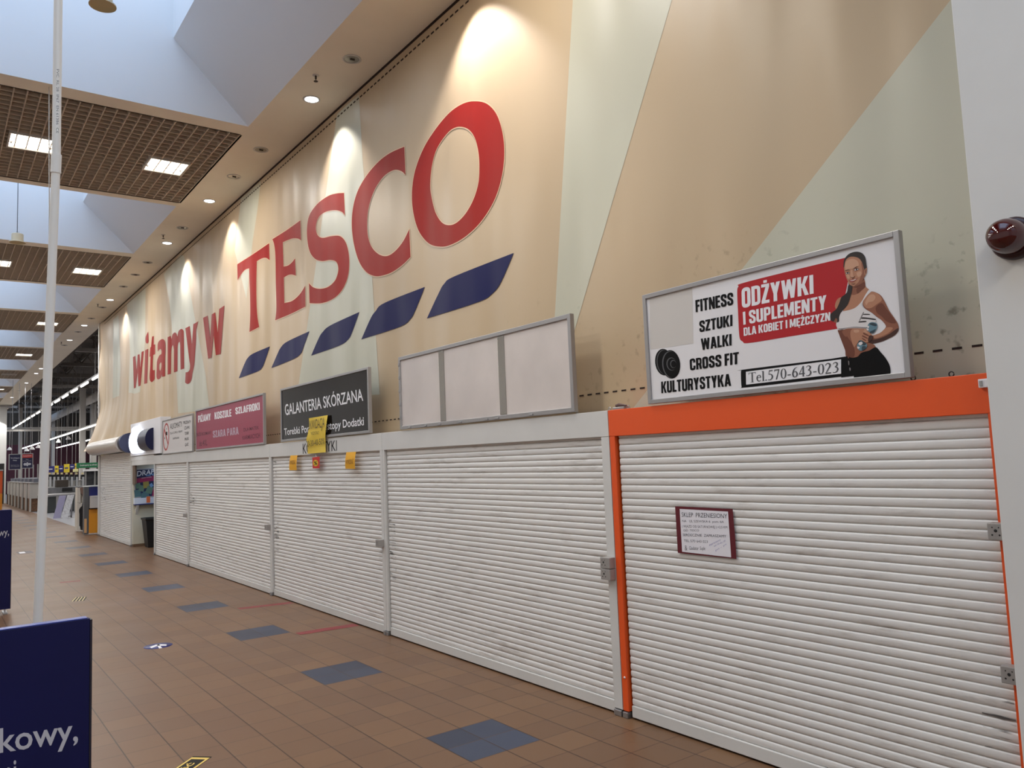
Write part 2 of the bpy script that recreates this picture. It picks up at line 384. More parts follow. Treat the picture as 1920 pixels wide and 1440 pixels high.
struct(MB().box(-5.2, -5, -8, 84, 0, CEIL+0.3).build('wall_left', M['white_wall']))
struct(MB().box(-5.2, 5.2, -8.2, -8, 0, CEIL+0.3).build('wall_back', M['white_wall']))
struct(MB().box(-5, 2.6, 62, 62.2, 0, CEIL).build('wall_end', M['cream']))
# ceiling: soffit bands, bezels and the skylight pits
b = MB()
for s in (1, -1):
    xo = 4.02 if s > 0 else -5.0
    b.add([(s*SX, -8, CEIL), (xo, -8, CEIL), (xo, 62, CEIL), (s*SX, 62, CEIL)], [(0, 1, 2, 3)], 0)
edges = [-8.0]
for (p, q) in PIT_Y: edges += [p, q]
cuts = sorted([('p', p, q) for p, q in PIT_Y] + [('g', p, q) for p, q in GRID_Y], key=lambda t: t[1])
y = -8.01
for k, p, q in cuts:
    if p > y: b.add([(-SX, y, CEIL), (SX, y, CEIL), (SX, p, CEIL), (-SX, p, CEIL)], [(0, 1, 2, 3)], 0)
    y = q
b.add([(-SX, y, CEIL), (SX, y, CEIL), (SX, 72, CEIL), (-SX, 72, CEIL)], [(0, 1, 2, 3)], 0)
zt, xi, ztop = 7.03, 2.29, 7.95
for (p, q) in PIT_Y:
    for yy in (p, q):
        b.add([(-SX, yy, CEIL), (SX, yy, CEIL), (xi, yy, zt), (xi, yy, ztop), (-xi, yy, ztop), (-xi, yy, zt)], [(0, 1, 2, 3, 4, 5)], 1)
    for s in (1, -1):
        b.add([(s*SX, p, CEIL), (s*SX, q, CEIL), (s*xi, q, zt), (s*xi, p, zt)], [(0, 1, 2, 3)], 1)
        b.add([(s*xi, p, zt), (s*xi, q, zt), (s*xi, q, ztop), (s*xi, p, ztop)], [(0, 1, 2, 3)], 1)
struct(b.build('ceiling', [M['soffit'], M['pit']]))
# upstand above the soffit and the plenum boxes that close the roof
b = MB()
b.box(4.02, 4.10, YE+0.1, 72, CEIL, 9.0)
for (p, q) in GRID_Y:
    b.box(-SX, SX, p, q, CEIL+0.62, CEIL+0.66); b.box(-SX-.02, -SX, p, q, CEIL, CEIL+0.66); b.box(SX, SX+.02, p, q, CEIL, CEIL+0.66)
    b.box(-SX, SX, p-.02, p, CEIL, CEIL+0.66); b.box(-SX, SX, q, q+.02, CEIL, CEIL+0.66)
struct(b.build('ceiling_roof', M['plenum']))
# open-cell grid panels
ORD = ['first', 'second', 'third', 'fourth', 'fifth', 'sixth', 'seventh', 'eighth', 'ninth', 'tenth', 'eleventh', 'twelfth', 'thirteenth', 'fourteenth', 'fifteenth', 'sixteenth', 'seventeenth', 'eighteenth', 'nineteenth', 'twentieth']
gb = MB(); p, q = GRID_Y[2]; pit = 0.1333
n = int((2*SX)/pit)
for i in range(n+1):
    x = -SX + i*(2*SX-0.012)/n; gb.box(x, x+0.012, p+.012, q-.012, CEIL+0.004, CEIL+0.062)
n = int((q-p)/pit)
for i in range(n+1):
    yy = p + i*(q-p-0.012)/n; gb.box(-SX, SX, yy, yy+0.012, CEIL+0.008, CEIL+0.062)
g0 = tag(gb.build('ceiling_grid', M['grid']), kind='structure')
for k in list(range(2)) + list(range(3, len(GRID_Y))):
    c = g0.copy(); COL.objects.link(c); c.location = g0.location + Vector((0, GRID_Y[k][0]-GRID_Y[2][0], 0))

# ------------------------------------------------------------------ ceiling lamps in the grid panels
def panel_lamp(x, y, label, lit=True):
    t = thing('ceiling_light', label, 'ceiling light', (x, y, CEIL), 'square lights in the ceiling grid')
    h = 0.27
    fr = MB()
    for (a0, a1, c0, c1) in ((-h, h, -h, -h+.02), (-h, h, h-.02, h), (-h, -h+.02, -h+.02, h-.02), (h-.02, h, -h+.02, h-.02)):
        fr.box(x+a0, x+a1, y+c0, y+c1, CEIL-0.012, CEIL+0.07)
    fr.build('frame', M['white_metal'], t)
    MB().box(x-h+.02, x+h-.02, y-h+.02, y+h-.02, CEIL+0.012, CEIL+0.03).build('diffuser', M['glow'] if lit else M['white_metal'], t)
    for sx in (-1, 1):
        MB().box(x+sx*(h-.045)-.012, x+sx*(h-.045)+.012, y+.1, y+.13, CEIL-0.002, CEIL+0.013).build('clip', M['alu'], t)
    if lit: area('panel_lamp_light', (x, y, CEIL-0.03), 0.5, 0.5, LAMP_W, LAMP_C)
for gi, (a, b_) in enumerate(GRID_Y):
    if gi < 2: continue
    yc = (11.74, 18.93, 26.2, 33.45, 40.3, 47.4, 54.6)[gi-2]
    panel_lamp(2.64, yc, 'square %s light nearest the wall in the %s ceiling grid panel' % ('unlit' if gi == 6 else 'glowing', ORD[gi-2]), gi != 6)
    if gi <= 3:
        panel_lamp(0.98, yc, 'square glowing light on the left in the %s ceiling grid panel' % ORD[gi-2])

# ------------------------------------------------------------------ round downlights along the soffit
DOWN = [(7.506, 0), (8.637, 1), (10.449, 0), (11.659, 0), (12.967, 1), (14.698, 0), (15.85, 1), (17.564, 0), (18.809, 0), (20.165, 0), (21.907, 1), (23.016, 0),
        (24.837, 0), (26.115, 1), (27.391, 0), (29.225, 1), (30.5, 0), (37.685, 1), (39.56, 1), (43.88, 1), (47.9, 0), (52.3, 1)]
rim = M['white_metal']; can = mat('downlight_reflector', (120, 112, 104), 0.3, metal=0.7)
bulb = mat('downlight_glow', (255, 255, 255), 0.5, emit=(250, 250, 255), estr=9.0)
def spot(y, power):
    l = bpy.data.lights.new('downlight_beam', 'SPOT'); l.energy = power; l.spot_size = math.radians(94); l.spot_blend = 0.5; l.shadow_soft_size = 0.05; l.color = (1.0, 0.96, 0.95)
    o = bpy.data.objects.new('downlight_beam', l); COL.objects.link(o); o.location = (3.585, y, CEIL-0.02); o.rotation_euler = (0, math.radians(-9), 0)
DL_W = 190.0
def downlight(y, lit, label):
    t = thing('downlight', label, 'downlight', (3.585, y, CEIL), 'round downlights in the soffit')
    MB().lathe((3.585, y, CEIL), [(0.082, 0.0), (0.100, 0.002), (0.102, -0.006), (0.088, -0.010), (0.080, 0.0)]).build('rim', rim, t)
    MB().lathe((3.585, y, CEIL), [(0.081, -0.003), (0.074, -0.0025), (0.001, -0.0015)] if not lit else [(0.081, -0.003), (0.055, -0.0024)]).build('reflector', can, t)
    if lit:
        MB().lathe((3.585, y, CEIL), [(0.078, -0.004), (0.06, -0.011), (0.001, -0.014)]).build('lamp', bulb, t); spot(y, DL_W)
    else:
        MB().tube([(3.585-.02, y, CEIL-.004), (3.585+.03, y, CEIL-.004)], 0.012, 8).build('lamp', M['plenum'], t)
lc = 0; uc = 0
for y, lit in DOWN:
    if lit: lab = 'lit round downlight in the beige soffit, %s lit one from the camera' % ORD[lc]; lc += 1
    else: lab = 'unlit round downlight in the beige soffit, %s dark one from the camera' % ORD[uc]; uc += 1
    downlight(y, lit, lab)
spot(5.6, DL_W)   # fittings of the same row just above the frame
for i, (sy, sx) in enumerate(((8.051, 3.397), (15.311, 3.395), (22.594, 3.41), (29.741, 3.406))):
    t = thing('sprinkler', 'small brass sprinkler head under the soffit, %s from the camera' % ORD[i], 'sprinkler', (sx, sy, CEIL), 'sprinkler heads along the soffit')
    MB().lathe((sx, sy, CEIL), [(0.036, 0), (0.036, -.006), (0.012, -.008)], n=14).build('rosette', M['white_metal'], t)
    MB().lathe((sx, sy, CEIL), [(0.011, -.006), (0.011, -.045), (0.004, -.05), (0.004, -.07), (0.024, -.071), (0.024, -.075), (0.001, -.076)], n=12).build('nozzle', M['plenum'], t)

# ------------------------------------------------------------------ hanging loudspeakers, cord, plastic pole
beige = mat('beige_plastic', (206, 190, 158), 0.5)
def speaker(x, y, z, label):
    struct(MB().box(-2.29, 2.29, y-.03, y+.03, 7.88, 7.94).build('trim_skylight', M['white_wall']))
    t = thing('pendant_speaker', label, 'loudspeaker', (x, y, z), 'loudspeakers hanging in the skylight pits')
    MB().lathe((x, y, z), [(0.122, 0.0), (0.122, 0.012), (0.092, 0.022), (0.088, 0.03), (0.088, 0.14), (0.082, 0.15), (0.001, 0.152)], n=32).build('housing', beige, t)
    MB().lathe((x, y, z), [(0.122, 0.001), (0.100, 0.004), (0.090, 0.012), (0.001, 0.016)], n=32).build('grille', mat('speaker_grille', (196, 180, 140), 0.8, bump=0.3, bs=300), t)
    MB().tube([(x-.02, y, z+.15), (x-.018, y, z+.185), (x+.018, y, z+.185), (x+.02, y, z+.15)], 0.004, 6).build('bracket', M['alu'], t)
    MB().tube([(x-.005, y, z+.15), (x-.005, y, 7.885)], 0.005, 6).build('cable', M['black'], t)
speaker(1.245, 8.10, 6.25, 'beige round loudspeaker in the nearest skylight, cut by the top edge')
speaker(1.085, 15.25, 5.63, 'beige round loudspeaker hanging on a black cable in the second skylight')
c0 = onz(92, 163, CEIL)
tag(MB().tube([c0, ony(92, 260, c0.y), ony(92.5, 400, c0.y), ony(90, 560, c0.y)], 0.006, 6).build('hanging_rope', mat('pale_cord', (196, 186, 170), 0.7)),
    'thin pale cord hanging from the ceiling just left of the white pole', 'cord')
def pp(px, py, s): return EYE + ray(px, py)*s
P0, P1, P2 = pp(109, 0, 2.95), pp(105.5, 300, 2.95), pp(71, 1165, 2.95)
base = P2 + (P2-P1)*(P2.z/(P1.z-P2.z)); top = P0 + (P0-P1)*((4.6-P0.z)/(P0.z-P1.z))
t = thing('plastic_pole', 'tall thin white plastic pole standing behind the near blue board', 'pole', base)
pvc = mat('white_pvc', (240, 240, 238), 0.35)
MB().tube([base, P2, (P1+P2)/2, P1, P0, top], [.0165, .0165, .0158, .0148, .0145, .0145], 18).build('pipe', pvc, t)
MB().tube([P1 + (P1-P2)*0.012, P1+(P2-P1)*0.028], 0.0178, 18).build('sleeve', pvc, t)
mb = MB(); w = 0.0042
def pv(py, dx): return ony(107.5-(py-130)*0.006 + dx, py, P0.y-0.018)
text(mb, 'PVC  RL 28  IP67  EN 61386  CE', pv(130, 3.0), pv(250, 3.0), pv(250, -1.5), pv(130, -1.5), push=(0, -0.001, 0))
mb.build('printing', mat('grey_print', (96, 98, 104), 0.6), t)
# ------------------------------------------------------------------ printed banner on the wall
def wrinkled(name, rgb, rough=0.42, spec=0.35, specks=False):
    m = mat(name, rgb, rough, spec=spec)
    nt = m.node_tree; bs = nt.nodes['Principled BSDF']
    g = nt.nodes.new('ShaderNodeNewGeometry'); mp = nt.nodes.new('ShaderNodeMapping')
    mp.inputs['Rotation'].default_value = (math.radians(-30), 0, 0); mp.inputs['Scale'].default_value = (1, 1.25, 0.26)
    nt.links.new(g.outputs['Position'], mp.inputs['Vector'])
    n = nt.nodes.new('ShaderNodeTexNoise'); n.inputs['Scale'].default_value = 1.0; n.inputs['Detail'].default_value = 1.5; n.inputs['Roughness'].default_value = 0.4
    nt.links.new(mp.outputs[0], n.inputs['Vector'])
    bp = nt.nodes.new('ShaderNodeBump'); bp.inputs['Strength'].default_value = 0.62; bp.inputs['Distance'].default_value = 0.30
    nt.links.new(n.outputs['Fac'], bp.inputs['Height']); nt.links.new(bp.outputs[0], bs.inputs['Normal'])
    if specks:                                   # mould specks low on the cloth near the white wall
        sx = nt.nodes.new('ShaderNodeSeparateXYZ'); nt.links.new(g.outputs['Position'], sx.inputs[0])
        a = nt.nodes.new('ShaderNodeTexNoise'); a.inputs['Scale'].default_value = 16; a.inputs['Detail'].default_value = 3; nt.links.new(g.outputs['Position'], a.inputs['Vector'])
        c_ = nt.nodes.new('ShaderNodeTexNoise'); c_.inputs['Scale'].default_value = 2.2; c_.inputs['Detail'].default_value = 2; nt.links.new(g.outputs['Position'], c_.inputs['Vector'])
        def rng(s, lo, hi, t0, t1):
            q = nt.nodes.new('ShaderNodeMapRange'); q.inputs[1].default_value = lo; q.inputs[2].default_value = hi; q.inputs[3].default_value = t0; q.inputs[4].default_value = t1; nt.links.new(s, q.inputs[0]); return q.outputs[0]
        def mul(u, v):
            q = nt.nodes.new('ShaderNodeMath'); q.operation = 'MULTIPLY'; nt.links.new(u, q.inputs[0]); nt.links.new(v, q.inputs[1]); return q.outputs[0]
        msk = mul(mul(rng(a.outputs['Fac'], .60, .72, 0, .55), rng(c_.outputs['Fac'], .45, .62, 0, 1)), mul(rng(sx.outputs['Z'], 2.75, 3.15, 1, 0), rng(sx.outputs['Y'], 1.9, 6.0, 1, .15)))
        mx = nt.nodes.new('ShaderNodeMix'); mx.data_type = 'RGBA'; nt.links.new(msk, mx.inputs[0]); mx.inputs[6].default_value = lin(rgb)+(1,); mx.inputs[7].default_value = lin((84, 78, 58))+(1,)
        nt.links.new(mx.outputs[2], bs.inputs['Base Color'])
    return m
M['banner'] = wrinkled('tan_banner_cloth', (186, 164, 134), specks=True)
M['ray'] = wrinkled('pale_banner_print', (188, 185, 166), specks=True)
M['banner_red'] = wrinkled('red_banner_print', (148, 32, 24), .55, .18)
M['banner_navy'] = wrinkled('navy_banner_print', (24, 26, 74), .55, .18)
M['banner_edge'] = wrinkled('cream_banner_print', (214, 184, 150))
b = MB()
ys = [1.4 + i*(18.4-1.4)/10 for i in range(11)] + [18.4+0.2*i for i in range(1, 37)]
zs = [2.0+0.1*i for i in range(17)] + [3.75, 4.2, 4.8, 5.4, CEIL-0.03]
def bx(y, z):
    d = 0.0
    if y > 18.5 and z < 3.7:
        a = min(1, (y-18.5)/5.5)**1.6; w = min(1, (3.7-z)/1.5)**1.5
        d = a*w*(0.40 + 0.07*math.sin(y*4.1+z*2.2))
    if y > 25.1: d += 0.03*math.sin(z*3.1)+0.03
    return XB - d
vs = [(bx(y, z), y + (0.06*math.sin(z*2.3) if y > 25.4 else 0), max(z, 2.32 if y > 19.7 else 2.0)) for y in ys for z in zs]
nz = len(zs); fs = [(i*nz+j, i*nz+j+1, (i+1)*nz+j+1, (i+1)*nz+j) for i in range(len(ys)-1) for j in range(nz-1)]
b.add(vs, fs, 0, True)
def ray_poly(pix, mi=1): b.poly([[onx(p[0], p[1], XB-0.0015) for p in pix]], mi)
ray_poly([(1087, -230), (1041, 579), (1030, 745), (1048, 742), (1075, 627), (1259.7, 0), (1312, -190)])
ray_poly([(1850, -70), (1782, 0), (1397, 497), (1160, 800), (1890, 745)])
ray_poly([(673, 177), (680, 300), (698, 525), (712, 740), (556, 745), (560, 720), (582, 570), (631, 219), (632, 214)])
ray_poly([(452, 372), (489, 340), (483, 392), (474, 450), (462, 560), (440, 470)])
ray_poly([(307, 514), (317, 560), (330, 690), (334, 775), (393, 768), (385, 700), (366, 600), (345, 480), (338, 478)])
ray_poly([(212, 600), (222, 590), (226, 690), (222, 775), (211, 775), (212, 690)])
ray_poly([(238, 570), (273, 538), (272, 640), (262, 740), (240, 770), (244, 660)])
# hem slots, bottom and top
for k in range(190):
    y = 1.52 + 0.0905*k
    b.box(XB-0.003, XB-0.001, y, y+0.046, 2.166, 2.177, 2)
for k in range(264):
    y = 1.5 + 0.0905*k
    b.box(XB-0.003, XB-0.001, y, y+0.055, CEIL-0.120, CEIL-0.103, 2)
b.box(XB-0.004, XB+0.03, 1.42, YE-0.1, CEIL-0.03, CEIL, 2)
ban = tag(b.build('wall_banner', [M['banner'], M['ray'], mat('hem_slot', (40, 24, 16), 0.9)]),
          'huge cream and tan sunray banner with red greeting lettering, covering the upper wall', 'banner')
Z = Zoom(440, 180, 2.66667, 'x', XB)
LET = [
 [[('c', 14, 842), (95, 790), ('c', 174, 736), ('c', 176, 822), (160, 810), (138, 812), ('c', 112, 826), (110, 900), (110, 1000), (114, 1090), ('c', 124, 1155), ('c', 75, 1180), (79, 1100), (78, 1000), (75, 920), ('c', 74, 862), (55, 868), (35, 890), ('c', 16, 922)]],
 [[('c', 190, 716), (260, 672), ('c', 330, 622), ('c', 333, 722), (318, 713), (288, 713), ('c', 242, 731), ('c', 246, 853), (268, 848), (288, 832), ('c', 303, 812), ('c', 307, 898), (290, 893), (270, 895), ('c', 247, 908), ('c', 250, 1035), (290, 1024), (328, 990), ('c', 354, 948), ('c', 355, 1053), (280, 1090), ('c', 204, 1122), (210, 1060), (207, 930), (205, 800), (199, 745)]],
 [[('c', 548, 485), ('c', 553, 597), (535, 578), (500, 571), (455, 580), (422, 606), (408, 650), (414, 692), (440, 710), (485, 701), (530, 702), (560, 740), (574, 810), (570, 890), (545, 960), (500, 1010), (440, 1035), ('c', 376, 1036), ('c', 373, 936), (395, 957), (430, 964), (470, 954), (505, 920), (520, 868), (510, 830), (480, 820), (440, 825), (405, 815), (378, 780), (365, 720), (364, 650), (378, 590), (420, 535), (470, 500), (510, 488)]],
 [[('c', 850, 254), ('c', 856, 395), (835, 376), (800, 370), (755, 395), (715, 445), (685, 510), (668, 580), (664, 650), (670, 710), (690, 760), (725, 793), (765, 800), (805, 775), (845, 725), ('c', 875, 665), ('c', 881, 805), (840, 845), (790, 880), (740, 898), (700, 900), (660, 880), (625, 830), (600, 750), (588, 660), (592, 570), (615, 480), (660, 400), (720, 330), (780, 285)]],
 [[(1195, 27), (1260, 38), (1310, 90), (1340, 180), (1350, 280), (1340, 390), (1305, 510), (1240, 620), (1160, 700), (1080, 745), (1025, 753), (970, 735), (920, 670), (893, 570), (889, 470), (905, 370), (945, 265), (1000, 175), (1070, 90), (1135, 43)],
  [(1132, 154), (1175, 170), (1205, 215), (1222, 290), (1226, 370), (1220, 440), (1195, 520), (1155, 590), (1110, 635), (1070, 646), (1035, 630), (1005, 580), (985, 500), (980, 440), (988, 350), (1010, 270), (1050, 205), (1090, 165)]]]
wm = MB()
for L in LET: wm.poly([Z.loop(l, -0.0045) for l in L])
wm.build('wordmark', M['banner_red'], ban)
ed = MB()
for L in LET:
    for l in L:
        q = Z.loop(l, -0.0040); n = len(q); cen = sum(q, Vector())/n
        for i in range(n):
            a, c = q[i], q[(i+1) % n]; d = (c-a)
            if d.length < 1e-5: continue
            nn = Vector((0, -d.z, d.y)).normalized()*0.011; ee = d.normalized()*0.002
            ed.add([a-nn-ee, c-nn+ee, c+nn+ee, a+nn-ee], [(0, 1, 2, 3)])
ed.build('wordmark_outline', M['banner_edge'], ban)
DASH = [[('c', 22, 1411), (50, 1340), (68, 1308), (97, 1286), ('c', 177, 1252), (150, 1332), (138, 1358), (115, 1377)],
        [('c', 185, 1360), (215, 1290), (232, 1258), (264, 1228), ('c', 375, 1176), (345, 1258), (330, 1290), (295, 1315)],
        [('c', 384, 1298), (420, 1215), (440, 1182), (482, 1146), ('c', 625, 1080), (590, 1178), (570, 1216), (525, 1248)],
        [('c', 635, 1217), (680, 1115), (706, 1076), (752, 1034), ('c', 952, 955), (905, 1072), (878, 1118), (825, 1155)],
        [('c', 963, 1112), (1020, 990), (1050, 938), (1107, 899), ('c', 1397, 785), (1335, 928), (1290, 988), (1220, 1030)]]
for l in DASH:
    MB().poly([Z.loop(l, -0.0045)]).build('dash', M['banner_navy'], ban)
Z = Zoom(240, 555, 7.5789, 'x', XB)
c = lambda *p: [('c',)+q for q in p]
WIT = [
 [c((73, 868), (108, 850), (125, 1050), (140, 835), (167, 826), (178, 1020), (196, 795), (228, 780), (180, 1275), (150, 1285), (140, 1090), (112, 1305), (86, 1312))],
 [c((246, 770), (292, 750), (272, 1240), (232, 1250))],
 [[(268, 675), (252, 650), (252, 590), (266, 550), ('c', 290, 505), ('c', 297, 640), (288, 668)]],
 [[('c', 372, 568), ('c', 368, 690), ('c', 390, 688), ('c', 388, 825), ('c', 360, 838), (354, 960), (355, 1050), ('c', 383, 1050), ('c', 382, 1180), (345, 1222), (315, 1200), (308, 1130), (318, 1000), ('c', 322, 860), ('c', 308, 862), ('c', 318, 735), ('c', 330, 720), ('c', 345, 578)]],
 [[('c', 425, 790), (424, 690), (445, 640), (495, 612), (530, 650), (536, 760), (530, 900), ('c', 530, 1138), ('c', 487, 1150), ('c', 482, 1115), (460, 1165), (430, 1184), (408, 1150), (410, 1040), (415, 930), (445, 850), ('c', 478, 825), (480, 785), (468, 755), (445, 765)],
  [(475, 945), (448, 970), (446, 1030), (458, 1062), (470, 1040), (478, 1000)]],
 [[('c', 566, 586), ('c', 610, 566), ('c', 622, 612), (635, 550), (662, 520), (690, 530), ('c', 705, 575), (722, 500), (760, 468), (790, 490), (797, 560), ('c', 802, 1032), ('c', 750, 1048), ('c', 744, 700), (735, 652), (716, 680), ('c', 708, 740), ('c', 705, 1070), ('c', 655, 1085), ('c', 655, 760), (642, 700), (624, 730), ('c', 616, 790), ('c', 612, 1105), ('c', 565, 1118)]],
 [[('c', 818, 458), ('c', 880, 426), ('c', 912, 680), ('c', 932, 400), ('c', 1002, 360), (975, 480), (972, 600), (965, 720), (955, 850), (945, 980), (920, 1100), (908, 1180), (880, 1235), (845, 1250), ('c', 815, 1230), ('c', 822, 1085), (850, 1080), (878, 1050), (884, 980), (870, 880)]],
 [c((1070, 312), (1135, 278), (1172, 590), (1192, 262), (1243, 232), (1278, 520), (1300, 185), (1374, 135), (1320, 825), (1252, 842), (1220, 560), (1190, 875), (1142, 892))]]
wt = MB()
for L in WIT: wt.poly([Z.loop(l, -0.0045) for l in L])
wt.build('greeting_lettering', M['banner_red'], ban)

# ------------------------------------------------------------------ roller shutters of the small shops
def slat_material():
    m = mat('white_shutter_slat', (214, 211, 207), 0.42)
    nt = m.node_tree; bs = nt.nodes['Principled BSDF']
    g = nt.nodes.new('ShaderNodeNewGeometry'); mp = nt.nodes.new('ShaderNodeMapping'); mp.inputs['Scale'].default_value = (1, 1.1, 9)
    nt.links.new(g.outputs['Position'], mp.inputs['Vector'])
    n = nt.nodes.new('ShaderNodeTexNoise'); n.inputs['Scale'].default_value = 2.3; n.inputs['Detail'].default_value = 6; n.inputs['Roughness'].default_value = 0.7
    nt.links.new(mp.outputs[0], n.inputs['Vector'])
    r = nt.nodes.new('ShaderNodeValToRGB'); r.color_ramp.elements[0].position = 0.24; r.color_ramp.elements[1].position = 0.46
    r.color_ramp.elements[0].color = lin((176, 169, 162))+(1,); r.color_ramp.elements[1].color = lin((216, 213, 209))+(1,)
    nt.links.new(n.outputs['Fac'], r.inputs['Fac']); nt.links.new(r.outputs['Color'], bs.inputs['Base Color'])
    return m
M['slat'] = slat_material()
def scuffs():
    m = mat('scuffed_slat_edge', (74, 70, 68), 0.6)
    nt = m.node_tree; bs = nt.nodes['Principled BSDF']
    g = nt.nodes.new('ShaderNodeNewGeometry'); mp = nt.nodes.new('ShaderNodeMapping'); mp.inputs['Scale'].default_value = (1, 6, 60)
    nt.links.new(g.outputs['Position'], mp.inputs['Vector'])
    n = nt.nodes.new('ShaderNodeTexNoise'); n.inputs['Scale'].default_value = 1.0; n.inputs['Detail'].default_value = 5
    nt.links.new(mp.outputs[0], n.inputs['Vector'])
    r = nt.nodes.new('ShaderNodeValToRGB'); r.color_ramp.elements[0].position = 0.55; r.color_ramp.elements[1].position = 0.72
    r.color_ramp.elements[0].color = (0, 0, 0, 1); r.color_ramp.elements[1].color = (1, 1, 1, 1)
    nt.links.new(n.outputs['Fac'], r.inputs['Fac']); nt.links.new(r.outputs['Color'], bs.inputs['Alpha'])
    return m
XF = 3.70       # face of the fascia and posts
ZF0, ZF1 = 1.845, 2.022
SLOT = mat('dark_gap', (26, 22, 20), 0.8)
def curtain(y0, y1, z0, z1, pitch=0.0447, xf=None):
    xf = XF+0.022 if xf is None else xf
    b = MB(); prof = [(0.0, .0095), (.05, .0045), (.22, .0014), (.5, 0), (.78, .0010), (.93, .0030), (1.0, .0095)]
    z = z0
    while z < z1-1e-4:
        h = min(pitch, z1-z)
        vs = [(xf+dx, yy, z+t*h) for (t, dx) in prof for yy in (y0, y1)]
        b.add(vs, [(2*i, 2*i+1, 2*i+3, 2*i+2) for i in range(len(prof)-1)], 0, True)
        z += pitch
    b.add([(xf+.03, y0, z0), (xf+.03, y1, z0), (xf+.03, y1, z1), (xf+.03, y0, z1)], [(0, 1, 2, 3)], 0)
    return b
def lock(t, y, z, n=1):
    for k in range(n):
        zz = z - k*0.076
        lk = MB().box(XF-0.055, XF+0.001, y-0.045, y+0.045, zz-.036, zz+.036, bv=0.004).build('lock_box', mat('grey_lock_metal', (160, 156, 152), 0.4, metal=0.3), t)
        kh = MB()
        for (dy, dz, r) in ((0, .004, .007), (-.018, -.014, .004), (.018, -.014, .004), (-.016, .018, .003), (.016, .018, .003)):
            kh.lathe((XF-0.0555, y+.012+dy*0.8, zz+dz), [(r, 0), (0.0005, -.0006)], axis=(1, 0, 0), n=10)
        kh.build('keyhole', M['black'], lk)
def shutter(y0, y1, label, postl, postr, color=None, locks=(), zf0=ZF0, zf1=ZF1, fascia=True, group='closed shop shutters along the wall'):
    """y0 near end, y1 far end; postl = width of far post, postr = width of near post"""
    t = thing('roller_shutter', label, 'roller shutter', (XF, (y0+y1)/2, 0), group)
    pm = M['orange'] if color else M['white_metal']
    a, c_ = y0+postr, y1-postl
    curtain(a, c_, 0.085, zf0+.01).build('curtain', M['slat'], t)
    MB().box(XF+0.012, XF+0.045, a+.002, c_-.002, 0.012, 0.085, bv=0.004).build('bottom_bar', M['white_metal'], t)
    if fascia:
        f = MB().box(XF-0.004, XF+0.19, y0, y1, zf0, zf1, bv=0.003).build('fascia', pm, t)
    for (p0, p1) in ((y0, a-.006), (c_+.014, y1)):
        if p1-p0 > .01:
            g = MB().box(XF-0.002, XF+0.06, p0+.001, p1-.001, 0.045, zf0, bv=0.002).build('guide_rail', pm, t)
            MB().box(XF-0.014, XF+0.03, p0+.004, p1-.004, 0.0, 0.04, bv=0.006).build('foot', M['steel'], g)
    MB().box(XF+.052, XF+.06, a-.006, c_+.014, 0.0, zf0).build('backing', SLOT, t)
    for (yy, z, n_) in locks: lock(t, yy, z, n_)
    return t
shA = shutter(1.445, 3.895, 'closed white shutter in an orange frame, nearest shop on the right', 0.065, 0.075, 'o', [(1.492, 1.34, 1), (1.492, 0.745, 1)])
shB = shutter(3.90, 7.245, 'closed white shutter below the blank lightbox, left of the orange frame', 0.055, 0.085, None, [(3.947, 1.0, 2)])
shC = shutter(7.25, 10.56, 'closed white shutter with yellow and red paper tags at its top', 0.05, 0.06, None, [(7.297, 0.91, 1)])
shD = shutter(10.565, 14.86, 'closed wide white shutter below the pink pyjama sign', 0.05, 0.05, None, [(10.612, 0.905, 1)])
shE = shutter(14.865, 17.5, 'closed narrow white shutter next to the recess with the bin', 0.085, 0.05, None, [(14.912, 0.90, 1)])
shF = shutter(19.84, 24.3, 'closed white shutter under the round drum housing, farthest along the wall', 0.26, 0.07, None, zf0=2.16, zf1=2.2, fascia=False)
scm = scuffs()
def scuff(t, y0, y1, z0, z1):
    MB().add([(XF+.0212, y0, z0), (XF+.0212, y1, z0), (XF+.0212, y1, z1), (XF+.0212, y0, z1)], [(0, 1, 2, 3)]).build('scuff_marks', scm, t)
scuff(shA, 1.525, 1.66, 0.38, 0.62); scuff(shC, 10.32, 10.49, 0.55, 1.05); scuff(shC, 10.38, 10.49, 1.45, 1.8)
scuff(shD, 14.35, 14.79, 1.1, 1.3); scuff(shF, 23.2, 24.0, 0.95, 1.3); scuff(shB, 7.05, 7.18, 0.55, 1.2)
# little fittings on the fascia joints
MB().lathe((XF-.004, 3.865, 0.26), [(.008, 0), (.006, -.004), (.001, -.005)], axis=(1, 0, 0), n=10).build('screw', M['white_print'], shA)
# ------------------------------------------------------------------ recess with poster and bin
st = MB().box(XF-0.004, XF+0.19, 17.5, 19.84, 1.95, 2.05).box(XF, XF+0.16, 17.5, 19.76, 1.845, 1.95)
struct(st.build('trim_2', M['white_metal']))
struct(MB().box(3.73, 5.0, 19.74, 19.82, 0.06, 1.93).box(3.78, 5.0, 17.43, 17.49, 0, 1.93).build('wall_recess', mat('recess_wall', (204, 198, 178), 0.7, var=0.04)))
struct(MB().box(3.73, 5.0, 19.72, 19.84, 0, 0.06).build('baseboard_recess', mat('brown_skirting', (110, 84, 62), 0.6)))
YN = 19.74
Z = Zoom(180, 860, 8, 'y', YN)
t = thing('wall_poster', 'purple and navy framed poster reading DRAP in the wall recess', 'poster', (3.97, YN-.02, 1.1))
def zq(Z, x0, y0, x1, y1, d): return [Z.P(x0, y0)+Vector((0, d, 0)), Z.P(x1, y0)+Vector((0, d, 0)), Z.P(x1, y1)+Vector((0, d, 0)), Z.P(x0, y1)+Vector((0, d, 0))]
px0, px1 = Z.P(575, 600).x, 4.36
MB().box(px0, px1, YN-.022, YN-.001, 1.10, 1.765).build('frame', M['alu'], t)
